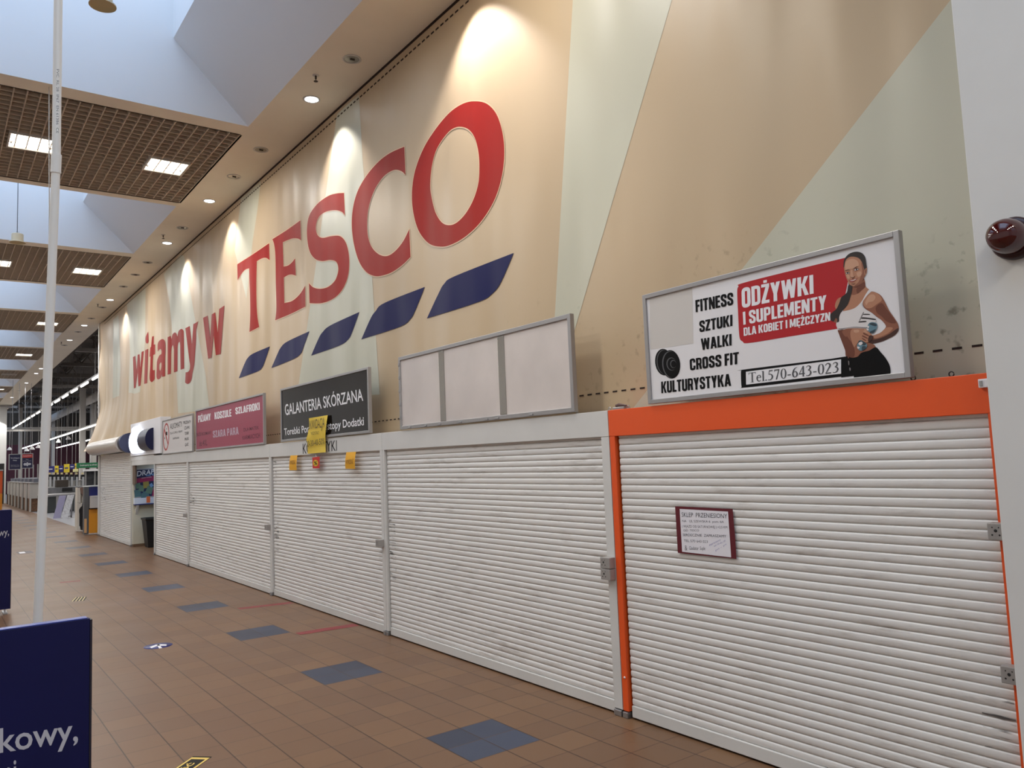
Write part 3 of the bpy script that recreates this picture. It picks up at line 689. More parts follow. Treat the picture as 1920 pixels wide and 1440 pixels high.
P = lambda u, w, d=-.024: Vector((px0+.02+(px1-px0-.04)*u, YN+d, 1.125+0.615*w))
mb = MB()
def quad(mb, pts, mi, d): mb.poly([[P(u, w, d) for u, w in pts]], mi)
quad(mb, [(0, 0), (1, 0), (1, 1), (0, 1)], 0, -.0232)
quad(mb, [(0, .52), (0, .68), (.55, .74), (1, .80), (1, .60), (.5, .55)], 1, -.0240)
quad(mb, [(.62, 0), (1, 0), (1, .5), (.86, .58), (.66, .30)], 1, -.0240)
for i, (u, w, s, a, mi) in enumerate(((.08, .12, .24, .1, 2), (.22, .30, .2, -.2, 3), (.40, .08, .2, .25, 2), (.40, .42, .22, .1, 4), (.52, .22, .24, -.35, 3), (.10, .40, .18, .2, 3), (.30, .02, .18, -.1, 2), (.60, .40, .12, .6, 5))):
    ca, sa = math.cos(a), math.sin(a)
    quad(mb, [(u+ca*x*s-sa*y*s, w+sa*x*s+ca*y*s) for x, y in ((-.5, -.5), (.5, -.5), (.5, .6), (-.5, .6))], mi, -.0245-.0003*i)
mb.build('print', [mat('poster_navy', (24, 26, 70), 0.4), mat('poster_magenta', (150, 24, 76), 0.4), mat('poster_teal', (72, 104, 110), 0.4), mat('poster_green', (92, 122, 104), 0.4), mat('poster_gold', (150, 134, 62), 0.4), mat('poster_sky', (110, 150, 190), 0.4)], t)
for tx, q, of, m_ in (('DRAP', (P(.06, .95), P(.72, 1.0), P(.70, .84), P(.05, .76)), .02, M['white_print']), ('karty', (P(.40, .82), P(.74, .86), P(.74, .79), P(.40, .75)), .01, mat('sky_print', (120, 170, 220), .4)), ('ZDRAP I WYGRAJ', (P(.22, .70), P(.60, .735), P(.60, .705), P(.22, .672)), 0, M['white_print'])):
    text(MB(), tx, *q, of, push=(0, -.004, 0)).build('lettering', m_, t)
t = thing('wall_ledge', 'pale box shelf with a dark blue lower edge under the poster', 'shelf', (4.0, YN-.07, .93))
MB().box(3.735, 4.55, YN-.14, YN-.001, 0.965, 1.095, bv=.004).build('shelf_body', mat('pale_blue_laminate', (206, 212, 224), .5), t)
MB().box(3.735, 4.55, YN-.145, YN-.001, 0.945, 0.964).build('edge_strip', mat('blue_edge_strip', (36, 44, 110), .5), t)
br = MB(); br.prism([(3.78, YN-.13, .945), (3.78, YN-.001, .945), (3.78, YN-.001, .72)], (.05, 0, 0)); br.build('bracket', M['white_wall'], t)
x_, z_ = Z.P(765, 570).x, 1.10
tag(MB().box(3.985, 4.062, YN-.152, YN-.147, 0.985, 1.125).build('price_card', mat('orange_card', (222, 112, 62), .5)), 'small orange card on the front of the pale shelf', 'card')
mb = MB().box(3.715, 3.76, 19.50, 19.735, 1.42, 1.93, bv=.008)
tag(mb.build('wooden_board', mat('brown_wood', (112, 92, 76), .7, var=.25, vs=9, stretch=(1, 1, .2))), 'narrow brown wooden board hanging beside the recess opening', 'board')
# bin
bxx, byy = 4.10, 19.32
t = thing('waste_bin', 'tall black tapered waste bin in the wall recess', 'bin', (bxx, byy, 0))
bb = MB(); lv = [(0, .165), (.02, .170), (.60, .225), (.62, .242), (.655, .242), (.655, .220), (.60, .21), (.05, .155)]
for i in range(len(lv)-1):
    (z0, r0), (z1, r1) = lv[i], lv[i+1]
    A = [(bxx+sx*r0, byy+sy*r0, z0) for sx, sy in ((-1, -1), (1, -1), (1, 1), (-1, 1))]; B = [(bxx+sx*r1, byy+sy*r1, z1) for sx, sy in ((-1, -1), (1, -1), (1, 1), (-1, 1))]
    bb.add(A+B, [(k, (k+1) % 4, 4+(k+1) % 4, 4+k) for k in range(4)])
bb.box(bxx-.15, bxx+.15, byy-.15, byy+.15, 0, .004)
bb.build('bin_body', M['black'], t)
bl = MB().box(bxx-.205, bxx+.205, byy-.205, byy+.205, .60, .606); bl.build('bin_liner', M['plenum'], t)

# ------------------------------------------------------------------ lightboxes standing on the fascia
def lightbox(name, label, y0, y1, z0, z1, face, frame, depth=0.034, fw=0.028, lip=0.012, cat='sign', group='shop signs above the shutters'):
    t = thing(name, label, cat, (XF, (y0+y1)/2, z0), group)
    fx = XF-0.02
    MB().box(fx+lip, fx+depth-.002, y0+.006, y1-.006, z0+.006, z1-.006).build('panel', face, t)
    for nm, (a0, a1, c0, c1) in (('frame_side', (y0, y0+fw, z0, z1)), ('frame_side', (y1-fw, y1, z0, z1)), ('frame_top', (y0+fw, y1-fw, z1-fw, z1)), ('frame_bottom', (y0+fw, y1-fw, z0, z0+fw))):
        MB().box(fx, fx+depth+.004, a0, a1, c0, c1, bv=.003).build(nm, frame, t)
    return t, fx+lip
# fitness lightbox
pw = mat('white_acrylic', (222, 219, 220), 0.22, spec=.5)
fit, fx = lightbox('lightbox_sign', 'white fitness lightbox with a red panel and a printed athlete, on the orange frame', 1.822, 3.505, ZF1+.012, 2.742, pw, M['alu'])
Z = Zoom(1180, 420, 3.42857, 'x', fx)
mb = MB()
mb.poly([Z.loop([('c', 130, 480), ('c', 405, 405), ('c', 412, 768), ('c', 135, 808)], -.0006)])
mb.build('covered_patch', mat('greyish_film', (200, 194, 188), .3), fit)
mb = MB()
mb.poly([Z.loop([(694, 440), (702, 402), (735, 378), ('c', 1100, 286), ('c', 1410, 212), ('c', 1420, 300), ('c', 1345, 672), ('c', 1000, 728), (770, 765), (728, 755), (708, 722), ('c', 700, 580)], -.0008)])
mb.build('red_panel', mat('red_print', (172, 26, 34), .3), fit)
pu = (-.0016, 0, 0)
zb(fit, 'white_lettering', M['white_print'], Z, [('ODŻYWKI', [(722, 415), (1183, 326), (1186, 447), (725, 540)], .035), ('I SUPLEMENTY', [(730, 566), (1268, 456), (1268, 548), (734, 648)], .032),
   ('DLA KOBIET I MĘŻCZYZN', [(735, 668), (1293, 566), (1293, 620), (737, 720)], .032)], pu)
for tx, q in (('FITNESS', [(425, 490), (668, 440), (670, 518), (428, 568)]), ('SZTUKI', [(450, 625), (663, 582), (664, 655), (452, 696)]), ('WALKI', [(460, 738), (658, 706), (658, 780), (465, 811)]),
              ('CROSS FIT', [(388, 869), (705, 822), (705, 899), (392, 941)]), ('KULTURYSTYKA', [(205, 1014), (652, 962), (655, 1040), (207, 1088)])):
    zb(fit, 'black_lettering', M['black_print'], Z, [(tx, q, .034)], pu)
mb = MB()
mb.poly([Z.loop([(718, 960), (722, 942), (740, 935), ('c', 1300, 866), ('c', 1400, 850), ('c', 1450, 850), ('c', 1445, 972), ('c', 1100, 1012), (740, 1052), (722, 1046)], -.0008)], 0)
mb.poly([Z.loop([('c', 750, 950), ('c', 1362, 870), ('c', 1362, 962), ('c', 752, 1033)], -.0014)], 1)
block(mb, Z, 'Tel.570-643-023', [(768, 957), (1350, 884), (1350, 954), (770, 1020)], SERIF, 2, (-.0022, 0, 0), .045)
mb.build('phone_number', [M['black_print'], M['white_print'], mat('grey_type', (70, 70, 74), .5)], fit)
# printed dumb-bell
mb = MB()
def ell(cx, cy, rx, ry, a=0, n=28): return [('c', cx+rx*math.cos(t)*math.cos(a)-ry*math.sin(t)*math.sin(a), cy+rx*math.cos(t)*math.sin(a)+ry*math.sin(t)*math.cos(a)) for t in [2*math.pi*k/n for k in range(n)]]
for i, (e, mi) in enumerate(((ell(222, 888, 56, 86, -.1), 0), (ell(226, 888, 50, 80, -.1), 1), (ell(232, 890, 50, 80, -.1), 0), (ell(268, 902, 60, 92, -.1), 0), (ell(266, 903, 54, 86, -.1), 1), (ell(272, 904, 52, 84, -.1), 0), (ell(272, 900, 32, 42, -.1), 1), (ell(276, 901, 29, 38, -.1), 0), (ell(284, 900, 20, 26, -.1), 1), (ell(287, 901, 17, 22, -.1), 0))):
    mb.poly([Z.loop(e, -.0008-.0002*i, smooth=False)], mi)
mb.build('printed_dumbbell', [M['black_print'], mat('dark_grey_print', (78, 78, 80), .4)], fit)
# printed athlete
Z = Zoom(1500, 460, 5.53636, 'x', fx)
SK = [mat('print_skin', (172, 120, 92), .4), mat('print_skin_dark', (104, 54, 36), .4), mat('print_skin_light', (192, 146, 118), .4), M['black_print'], mat('print_hair', (34, 24, 22), .4), mat('print_white_top', (214, 208, 206), .4),
      mat('print_grey', (120, 114, 114), .4), mat('print_teal', (92, 126, 140), .4), mat('print_lips', (150, 76, 66), .4), mat('print_teal_dark', (40, 56, 66), .4), mat('print_skin_deep', (62, 30, 22), .4), mat('print_skin_mid', (134, 82, 60), .4)]
FIG = [
 (1, [(505, 380), (560, 415), (610, 400), (660, 340), (680, 420), (640, 470), (530, 470)]),
 (0, [(365, 640), (370, 600), (390, 560), (425, 540), (440, 560), (415, 620), (385, 665)]), (11, [(350, 790), (375, 742), (395, 780), (375, 805)]),
 (0, [(530, 430), (600, 440), (668, 360), (685, 430), (720, 465), (690, 520), (640, 590), (580, 645), (520, 672), (452, 690), (465, 640), (505, 560), (525, 500)]),
 (11, [(530, 430), (600, 440), (665, 365), (672, 420), (620, 490), (560, 515), (530, 500)]),
 (1, [(590, 450), (665, 380), (680, 430), (640, 470), (600, 500)]),
 (11, [(740, 480), (790, 490), (840, 520), (880, 580), (930, 680), (985, 760), (1020, 820), (1025, 880), (990, 930), (930, 965), (860, 995), (780, 1018), (720, 1025), (700, 1000), (710, 960), (760, 935), (830, 910), (885, 860), (890, 830), (850, 780), (800, 745), (745, 700), (680, 660), (655, 620), (660, 560), (690, 510)]),
 (0, [(740, 482), (790, 492), (830, 520), (850, 570), (800, 610), (740, 650), (690, 650), (660, 610), (668, 560), (700, 505)]),
 (2, [(722, 520), (765, 510), (785, 540), (760, 580), (715, 590), (690, 620), (680, 585)]),
 (1, [(790, 640), (850, 600), (900, 660), (960, 740), (1000, 800), (960, 810), (900, 790), (850, 740), (800, 700)]),
 (10, [(1022, 860), (1018, 895), (985, 932), (925, 966), (860, 996), (780, 1018), (722, 1026), (702, 1004), (740, 985), (830, 965), (920, 925), (985, 880)]),
 (0, [(760, 938), (830, 912), (890, 860), (935, 850), (965, 862), (920, 910), (850, 945), (780, 965)]),
 (11, [('c', 395, 872), (500, 856), (600, 856), ('c', 705, 862), (690, 910), (700, 1000), (770, 1030), (785, 1068), (720, 1095), (640, 1115), (600, 1155), (540, 1170), (480, 1155), (470, 1090), (440, 1010), (410, 930)]),
 (0, [(540, 872), (620, 866), (690, 880), (672, 930), (650, 985), (600, 1010), (560, 1060), (540, 1000), (525, 930)]),
 (1, [(395, 880), (430, 872), (470, 900), (500, 960), (545, 1020), (570, 1090), (560, 1160), (500, 1158), (478, 1130), (470, 1090), (440, 1010), (412, 935)]),
 (11, [(440, 890), (480, 890), (500, 930), (480, 950), (455, 930)]),
 (2, [(560, 880), (610, 876), (612, 900), (570, 905)]),
 (3, [('c', 482, 1150), (540, 1166), (600, 1155), (640, 1115), (720, 1092), (790, 1058), (840, 1110), (890, 1170), (930, 1240), (942, 1300), ('c', 941, 1362), ('c', 565, 1395), ('c', 560, 1355), ('c', 430, 1372), ('c', 432, 1188)]),
 (5, [('c', 398, 880), (378, 830), (385, 790), (398, 765), (410, 735), ('c', 414, 702), (450, 686), (520, 670), (580, 645), (640, 585), (680, 515), ('c', 714, 462), ('c', 742, 480), (700, 520), (655, 585), (652, 640), (682, 672), (730, 705), ('c', 792, 756), (782, 800), ('c', 705, 866), (600, 860), (500, 862), (455, 874)]),
 (6, [(400, 868), (440, 846), (540, 836), (640, 838), (700, 850), (702, 862), (600, 856), (500, 858), (440, 876)]), (5, [(400, 862), (450, 838), (560, 826), (690, 830), (700, 850), (560, 846), (440, 862)]),
 (4, [(662, 712), (715, 712), (728, 722), (660, 722)]), (4, [(640, 748), (700, 750), (785, 764), (780, 776), (700, 766), (636, 762)]), (4, [(618, 790), (680, 784), (690, 796), (616, 802)]), (6, [(655, 700), (666, 700), (628, 780), (618, 780)]),
 (4, [(505, 415), (545, 425), (538, 490), (505, 600), (470, 650), (430, 695), (410, 745), (408, 790), (385, 800), (390, 770), (372, 755), (350, 790), (322, 775), (317, 722), (345, 690), (380, 660), (410, 600), (432, 540), (470, 510), (492, 480)]),
 (0, [(468, 150), (500, 118), (560, 108), (625, 130), (664, 185), (690, 262), (684, 305), (668, 335), (640, 392), (600, 420), (560, 426), (520, 408), (498, 372), (478, 320), (464, 262), (460, 200)]),
 (2, [(490, 160), (550, 140), (600, 165), (610, 210), (560, 240), (510, 245), (476, 250), (472, 200)]),
 (11, [(640, 180), (672, 220), (688, 265), (683, 308), (665, 338), (638, 392), (600, 420), (565, 426), (610, 380), (630, 330), (650, 280)]),
 (2, [(530, 262), (546, 262), (556, 318), (566, 328), (540, 332), (526, 318)]),
 (2, [(590, 290), (630, 270), (640, 300), (610, 330)]), (2, [(484, 305), (512, 305), (518, 340), (498, 345)]),
 (4, [(454, 215), (462, 150), (498, 100), (545, 74), (600, 67), (650, 84), (680, 128), (690, 190), (697, 240), (688, 275), (668, 240), (652, 190), (622, 142), (580, 122), (530, 119), (492, 138), (472, 170), (464, 214), (458, 235)]),
 (0, [(676, 255), (697, 235), (694, 288), (676, 308), (670, 290)]), (1, [(680, 262), (690, 250), (688, 285), (680, 296)]),
 (10, [(468, 268), (485, 257), (508, 253), (524, 259), (508, 260), (487, 264)]), (10, [(548, 250), (570, 232), (592, 220), (612, 221), (594, 228), (572, 240)]),
 (1, [(474, 291), (490, 278), (510, 277), (522, 288), (506, 297), (488, 299)]), (1, [(560, 262), (576, 244), (598, 237), (618, 246), (602, 260), (580, 266)]), (5, [(480, 291), (492, 284), (508, 283), (517, 288), (505, 293), (489, 295)]), (5, [(567, 260), (579, 249), (597, 244), (611, 248), (599, 256), (581, 261)]), (3, [(493, 284), (503, 283), (505, 290), (498, 294), (492, 291)]), (3, [(583, 247), (595, 244), (598, 252), (591, 258), (584, 255)]), (10, [(474, 291), (490, 280), (510, 279), (522, 288), (509, 283), (490, 284)]), (10, [(560, 262), (576, 246), (598, 239), (618, 246), (598, 244), (578, 250)]),
 (1, [(528, 326), (545, 334), (566, 326), (576, 318), (570, 334), (545, 342)]), (1, [(545, 345), (560, 342), (560, 350), (548, 352)]),
 (8, [(510, 362), (545, 356), (570, 350), (600, 340), (582, 364), (550, 384), (524, 384)]), (5, [(522, 366), (550, 362), (588, 348), (572, 362), (545, 370)]), (1, [(530, 398), (560, 400), (580, 392), (560, 408)]),
 (7, [(718, 812), (745, 798), (785, 802), (806, 822), (804, 850), (790, 885), (762, 912), (725, 902), (698, 882), (700, 850)]),
 (5, [(705, 835), (722, 842), (715, 860), (702, 854)]), (5, [(698, 862), (718, 870), (712, 884), (696, 878)]), (9, [(722, 815), (760, 805), (800, 822), (790, 840), (748, 830)]), (9, [(728, 900), (768, 880), (790, 870), (762, 914)]),
 (7, [(618, 990), (650, 990), (690, 1018), (700, 1040), (684, 1075), (640, 1096), (605, 1076), (597, 1040)]), (9, [(618, 992), (655, 994), (690, 1020), (672, 1040), (630, 1030), (606, 1020)]), (5, [(612, 1015), (640, 1000), (655, 1015), (640, 1035), (620, 1035)]), (5, [(602, 1050), (625, 1060), (612, 1074), (600, 1066)]), (9, [(650, 1050), (688, 1050), (680, 1078), (648, 1092)]),
 (0, [(668, 880), (700, 884), (740, 918), (762, 948), (745, 985), (700, 1008), (676, 1004), (650, 985), (646, 950), (656, 915)]),
 (1, [(668, 908), (720, 935), (714, 945), (664, 922)]), (1, [(656, 935), (705, 960), (700, 970), (652, 946)]), (1, [(650, 960), (690, 985), (684, 994), (652, 972)]), (10, [(730, 935), (762, 946), (748, 985), (715, 1000), (712, 970)]), (2, [(672, 870), (692, 874), (700, 886), (676, 886)]), (2, [(660, 890), (690, 892), (708, 910), (676, 902)]),
 (1, [(500, 1140), (512, 1140), (512, 1170), (502, 1170)]), (6, [(505, 1200), (515, 1205), (516, 1240), (508, 1240)]), (6, [(518, 1270), (530, 1275), (530, 1300), (520, 1300)]),
]
mb = MB()
for i, (mi, pts) in enumerate(FIG): mb.poly([Z.loop(pts, -.0012-.00005*i)], mi)
mb.build('printed_athlete', SK, fit)
# blank lightbox
bl, bx_ = lightbox('lightbox_sign', 'blank white lightbox divided by two steel strips', 4.222, 6.822, ZF1+.012, 2.747, mat('scuffed_white_panel', (206, 196, 190), .45, var=.10, vs=2.2), M['alu'], fw=.034)
for px in (829, 942):
    yy = onx(px, 705, bx_).y
    MB().box(bx_-.005, bx_, yy-.045, yy+.045, ZF1+.05, 2.71, bv=.002).build('steel_strip', mat('foil_strip', (176, 172, 166), .22, metal=.9, bump=.25, bs=14), bl)
for k in range(5): MB().box(XF-.026, XF-.019, 6.79, 6.818, 2.14+.13*k, 2.165+.13*k).build('clip', M['steel'], bl)
for k, yy in enumerate((4.7, 5.15, 5.3, 5.7, 6.05, 6.3, 6.6)): MB().box(XF-.028, XF-.0195, yy, yy+.05, ZF1+.018, ZF1+.03, bv=.002).build('clip', M['steel'], bl)
# black leather goods sign
bk, fx = lightbox('shop_sign', 'black sign with white leather goods lettering, partly covered by yellow paper', 7.49, 10.088, ZF1+.012, 2.732, mat('black_acrylic', (24, 21, 22), .13, spec=.4), M['alu'])
Z = Zoom(340, 720, 5.33333, 'x', fx)
words(bk, 'lettering', M['white_print'], Z, 'GALANTERIA SKÓRZANA', [(1034, 208), (1812, 48), (1820, 165), (1040, 313)], .012, (-.001, 0, 0))
words(bk, 'lettering', M['white_print'], Z, 'Torebki Portfele Rajstopy Dodatki', [(1028, 447), (1825, 328), (1827, 410), (1032, 513)], .012, (-.001, 0, 0))
# lettering on the fascia of the same shop
Z = Zoom(340, 720, 5.33333, 'x', XF-.004)
mb = MB(); ztext(mb, Z, 'KOSMETYKI', [(1214, 599), (1554, 563), (1556, 666), (1216, 698)], .004, push=(-.001, 0, 0))
mb.build('fascia_lettering', M['black_print'], shC)
# pink sign
pk, fx = lightbox('shop_sign', 'dusky pink sign with white pyjamas and dressing gowns lettering', 10.745, 14.24, ZF1+.004, 2.74, mat('pink_print', (148, 50, 76), .4), M['alu'])
Z = Zoom(340, 720, 5.33333, 'x', fx)
pu = (-.001, 0, 0)
zb(pk, 'white_lettering', M['white_print'], Z, [('PIŻAMY', [(167, 318), (293, 293), (295, 360), (169, 385)], .016), ('KOSZULE', [(332, 284), (500, 252), (502, 323), (334, 354)], .016), ('SZLAFROKI', [(540, 238), (783, 183), (786, 258), (543, 303)], .016)], pu)
block(MB(), Z, 'SZARA PARA', [(315, 470), (572, 428), (575, 503), (317, 537)], HEAVY, 0, pu).build('grey_lettering', mat('grey_lilac_print', (176, 152, 166), .5), pk)
for tx, q in (('DUŻE ROZMIARY', [(152, 495), (300, 470), (300, 500), (152, 525)]), ('do 4XL', [(180, 568), (258, 555), (260, 612), (182, 622)]), ('DLA MATEK', [(622, 442), (775, 418), (777, 450), (624, 475)]), ('KARMIĄCYCH', [(612, 520), (785, 490), (787, 535), (614, 558)])):
    zl(pk, 'dark_lettering', mat('dark_plum_print', (84, 24, 48), .5), Z, [(tx, q, .008)], pu)
# breath tester sign
al, fx = lightbox('shop_sign', 'white sign with a red prohibition circle, between the pink sign and the lit sign', 14.445, 16.69, ZF1+.004, 2.70, mat('white_sign_face', (212, 206, 202), .4), M['alu'], fw=.02)
Z = Zoom(168, 770, 9.41176, 'x', fx)
zl(al, 'lettering', M['black_print'], Z, [('ALKOMATY', [(1420, 235), (1632, 185), (1635, 280), (1425, 328)], .0), ('DLA DOMU I FIRMY', [(1422, 382), (1640, 345), (1640, 382), (1424, 418)], .0), ('NAPRAWA', [(1470, 475), (1580, 458), (1582, 495), (1470, 512)], .0)]
   + [(tx, [(x0, yt), (x1, yt-16), (x1, yt+32), (x0, yt+50)], .01) for tx, x0, yt, x1 in (('PREZENTY', 1655, 188, 1790), ('CZAPKI', 1670, 285, 1765), ('TORBY', 1680, 382, 1755), ('PASKI', 1680, 482, 1750), ('GAZ', 1685, 582, 1745))], pu)
mb = MB(); cx, cy = 1352, 462
o_ = Z.loop(ell(cx, cy, 53, 244, .03, 40), -.001, False); i_ = Z.loop(ell(cx, cy, 42, 212, .03, 40), -.001, False); n = len(o_)
mb.add(o_+i_, [(k, (k+1) % n, n+(k+1) % n, n+k) for k in range(n)], 0)
mb.poly([Z.loop([('c', 1312, 330), ('c', 1322, 305), ('c', 1392, 590), ('c', 1384, 618)], -.001)], 0)
mb.poly([Z.loop([('c', 1345, 375), ('c', 1372, 370), ('c', 1372, 435), ('c', 1345, 430)], -.0012)], 1)
mb.poly([Z.loop([('c', 1322, 470), ('c', 1332, 468), ('c', 1332, 500), ('c', 1322, 502)], -.0012)], 1)
mb.poly([Z.loop([('c', 1355, 315), ('c', 1365, 313), ('c', 1365, 328), ('c', 1355, 330)], -.0012)], 1)
mb.build('prohibition_circle', [mat('sign_red', (176, 48, 40), .45), M['black_print']], al)
# half-round lit sign box
t = thing('lit_sign_box', 'white sign box with a glowing half-round lamp between two navy drums', 'sign', (XF, 18.3, 2.05), 'shop signs above the shutters')
MB().box(XF-.02, XF+.18, 16.84, 19.78, 2.056, 2.79, bv=.006).build('box', M['white_print'], t)
nv = mat('navy_drum', (20, 22, 58), .35, spec=.3)
def half(y0, y1, r, zc, m, nm, sx=1.0, zr=None):
    b = MB(); n = 20; zr = zr or r
    prof = [(XF-.02-math.sin(math.pi*k/n)*r*sx, zc+math.cos(math.pi*k/n)*zr) for k in range(n+1)]
    vs = [(x, yy, z) for x, z in prof for yy in (y0, y1)]
    b.add(vs, [(2*k, 2*k+1, 2*k+3, 2*k+2) for k in range(n)], 0, True)
    b.poly([[(x, y0, z) for x, z in prof]]); b.poly([[(x, y1, z) for x, z in prof]])
    return b.build(nm, m, t)
half(17.45, 18.25, .16, 2.37, nv, 'drum', 1.0, .23)
half(18.42, 19.45, .10, 2.36, mat('white_sign_glow', (235, 240, 255), .5, emit=(225, 236, 255), estr=3.2), 'glowing_section', 1.0, .25)
half(18.95, 19.3, .07, 2.63, MATS['white_sign_glow'], 'glowing_tip', 1.0, .08)
half(19.79, 20.02, .24, 2.37, nv, 'drum', 1.0, .23)
al_ = bpy.data.lights.new('sign_light', 'AREA'); al_.energy = 2.5; al_.size = .4; al_.color = (.85, .92, 1)
ao = bpy.data.objects.new('sign_light', al_); COL.objects.link(ao); ao.location = (3.50, 18.9, 2.4); ao.rotation_euler = (0, math.radians(-90), 0)
# drum housing of the last shutter
t = thing('shutter_drum', 'round white drum housing above the farthest shutter, under the loose banner corner', 'shutter housing', (3.6, 22, 2.2))
b = MB(); n = 18
prof = [(.20*math.cos(a)*1.0, .185*math.sin(a)) for a in [2*math.pi*k/n for k in range(n)]]
vs = []
for yy, s in ((20.04, 1.0), (24.3, 1.0), (24.42, .93), (24.46, .8)): vs += [(3.60+px*s, yy, 2.365+pz*s) for px, pz in prof]
fs = [(i*n+k, i*n+(k+1) % n, (i+1)*n+(k+1) % n, (i+1)*n+k) for i in range(3) for k in range(n)]
b.add(vs, fs, 0, True); b.add([v for v in vs[:n]], [tuple(range(n))]); b.add(vs[-n:], [tuple(range(n))])
b.build('housing', mat('glossy_white_drum', (206, 200, 192), .22, spec=.6), t)
MB().box(3.68, 3.9, 20.04, 24.4, 2.195, 2.24).build('mounting_plate', M['white_metal'], t)

# ------------------------------------------------------------------ papers and tags
yel = mat('yellow_paper', (222, 190, 60), .6, var=.05); ylo = mat('orange_yellow_paper', (226, 164, 24), .6)
Z = Zoom(570, 770, 12, 'x', XF-.04)
t = thing('paper_notice', 'long yellow paper sheet hanging over the black sign and the white fascia', 'notice', Z.P(270, 960))
L = [(110, 170), (105, 330), (90, 520), (62, 640), (72, 740), (72, 970)]; R = [(520, 100), (512, 290), (498, 440), (470, 600), (478, 730), (500, 935)]
b = MB(); vs = []
for i, (l, r) in enumerate(zip(L, R)):
    for k in range(5):
        u = k/4; vs.append(Z.P(l[0]*(1-u)+r[0]*u, l[1]*(1-u)+r[1]*u) + Vector((.008*math.sin(i*1.7+u*2), 0, 0)))
b.add(vs, [(i*5+k, i*5+k+1, i*5+k+6, i*5+k+5) for i in range(len(L)-1) for k in range(4)], 0, True)
b.build('sheet', yel, t)
zl(t, 'handwriting', mat('marker_ink', (58, 46, 20), .6), Z, [('LIKWIDACJA', [(120, 235), (490, 150), (478, 375), (118, 420)], .0), ('WSZYSTKO', [(170, 480), (360, 455), (350, 525), (190, 550)], -.008), ('20-30-40-50%', [(72, 690), (490, 610), (488, 750), (78, 820)], .0)], (-.014, 0, 0))
Z = Zoom(500, 760, 8, 'x', XF-.03)
def tagp(name, lab, pts, m, tx, q, ink, grp):
    t = thing(name, lab, 'paper tag', Z.P(*pts[2]), grp)
    a, c_, d, e = [Z.P(*p) for p in pts]
    b = MB(); rows = 6; vs = []
    for i in range(rows+1):
        w = i/rows
        for (s, f) in ((a, e), (c_, d)): vs.append(s*(1-w)+f*w + Vector((-.012*math.sin(w*2.6), 0, 0)))
    b.add(vs, [(2*i, 2*i+1, 2*i+3, 2*i+2) for i in range(rows)], 0, True); b.build('paper', m, t)
    mb = MB(); ztext(mb, Z, tx, q, .0, push=(-.016, 0, 0)); mb.build('lettering', ink, t)
    return t
ink = mat('brown_ink', (120, 78, 20), .6)
tagp('paper_tag', 'orange yellow paper tag at the left on the shutter, below the fascia', [(358, 752), (462, 748), (460, 972), (348, 974)], ylo, 'WYPRZEDAŻ', [(358, 832), (448, 822), (448, 878), (358, 886)], ink, 'paper tags taped to the shutter')
tagp('paper_tag', 'wider orange yellow paper tag at the right on the shutter, below the fascia', [(1196, 704), (1340, 696), (1336, 952), (1190, 952)], ylo, 'WYPRZEDAŻ', [(1204, 820), (1318, 808), (1318, 872), (1204, 882)], ink, 'paper tags taped to the shutter')
t = thing('paper_tag', 'red paper tag with a yellow percent star, hanging between the two yellow tags', 'paper tag', Z.P(740, 950), 'paper tags taped to the shutter')
b = MB(); b.add([Z.P(*p) for p in ((684, 782), (795, 768), (795, 944), (690, 946))], [(0, 1, 2, 3)]); b.build('paper', mat('red_paper', (196, 28, 28), .5), t)
b = MB(); st_ = []
for k in range(24):
    r = 1.0 if k % 2 else .78; st_.append(('c', 736+42*r*math.cos(2*math.pi*k/24), 866+54*r*math.sin(2*math.pi*k/24)))
b.poly([Z.loop(st_, -.0015, False)]); b.build('star', mat('yellow_star', (226, 190, 40), .5), t)
mb = MB(); ztext(mb, Z, '%', [(712, 842), (762, 836), (762, 888), (712, 894)], .02, push=(-.003, 0, 0)); mb.build('percent', M['black_print'], t)
MB().tube([Z.P(738, 772), Z.P(734, 740)+Vector((.0, 0, 0)), Z.P(736, 716)], .003, 5).build('string', M['white_print'], t)
# handwritten notice on the orange-framed shutter
Z = Zoom(1240, 930, 10.6667, 'x', XF+.012)
t = thing('paper_notice', 'handwritten white notice with a burgundy border taped to the orange-framed shutter', 'notice', Z.P(880, 1180))
b = MB(); b.poly([Z.loop([('c', 275, 205), ('c', 1425, 258), (1440, 400), (1450, 560), (1465, 700), (1480, 880), (1490, 1050), ('c', 1500, 1260), ('c', 900, 1196), ('c', 330, 1138)])]); b.build('border', mat('burgundy_paper', (92, 16, 30), .5), t)
b = MB(); b.poly([Z.loop([('c', 368, 258), ('c', 1335, 312), ('c', 1400, 1228), ('c', 418, 1115)], -.001)]); b.build('sheet', mat('white_paper', (222, 219, 224), .6), t)
PEN = [mat('black_pen', (70, 70, 78), .6), mat('blue_pen', (150, 146, 186), .6)]; pu = (-.0016, 0, 0)
def hand(tx, x0, yb0, x1, yb1, h, mi=0, off=-.004):
    zl(t, 'handwriting', PEN[mi], Z, [(tx, [(x0, yb0-h), (x1, yb1-h), (x1+2, yb1), (x0+2, yb0)], off)], pu)
hand('SKLEP  PRZENIESIONY', 408, 415, 1318, 445, 88, off=0)
hand('NA   UL SZEWSKA 6  pom. 6A', 420, 520, 1252, 538, 44); hand('( WJAZD OD SATURNOWEJ ) +2,5 KM', 415, 628, 1320, 650, 48)
hand('OD  TESCO', 445, 705, 755, 708, 40); hand('SERDECZNIE  ZAPRASZAMY', 432, 800, 1300, 828, 50, off=0); hand('TEL 570 643 023', 455, 915, 930, 938, 48); hand('Gladiator  Suple', 560, 1075, 880, 1082, 70)
hand('&', 470, 1085, 520, 1088, 100)
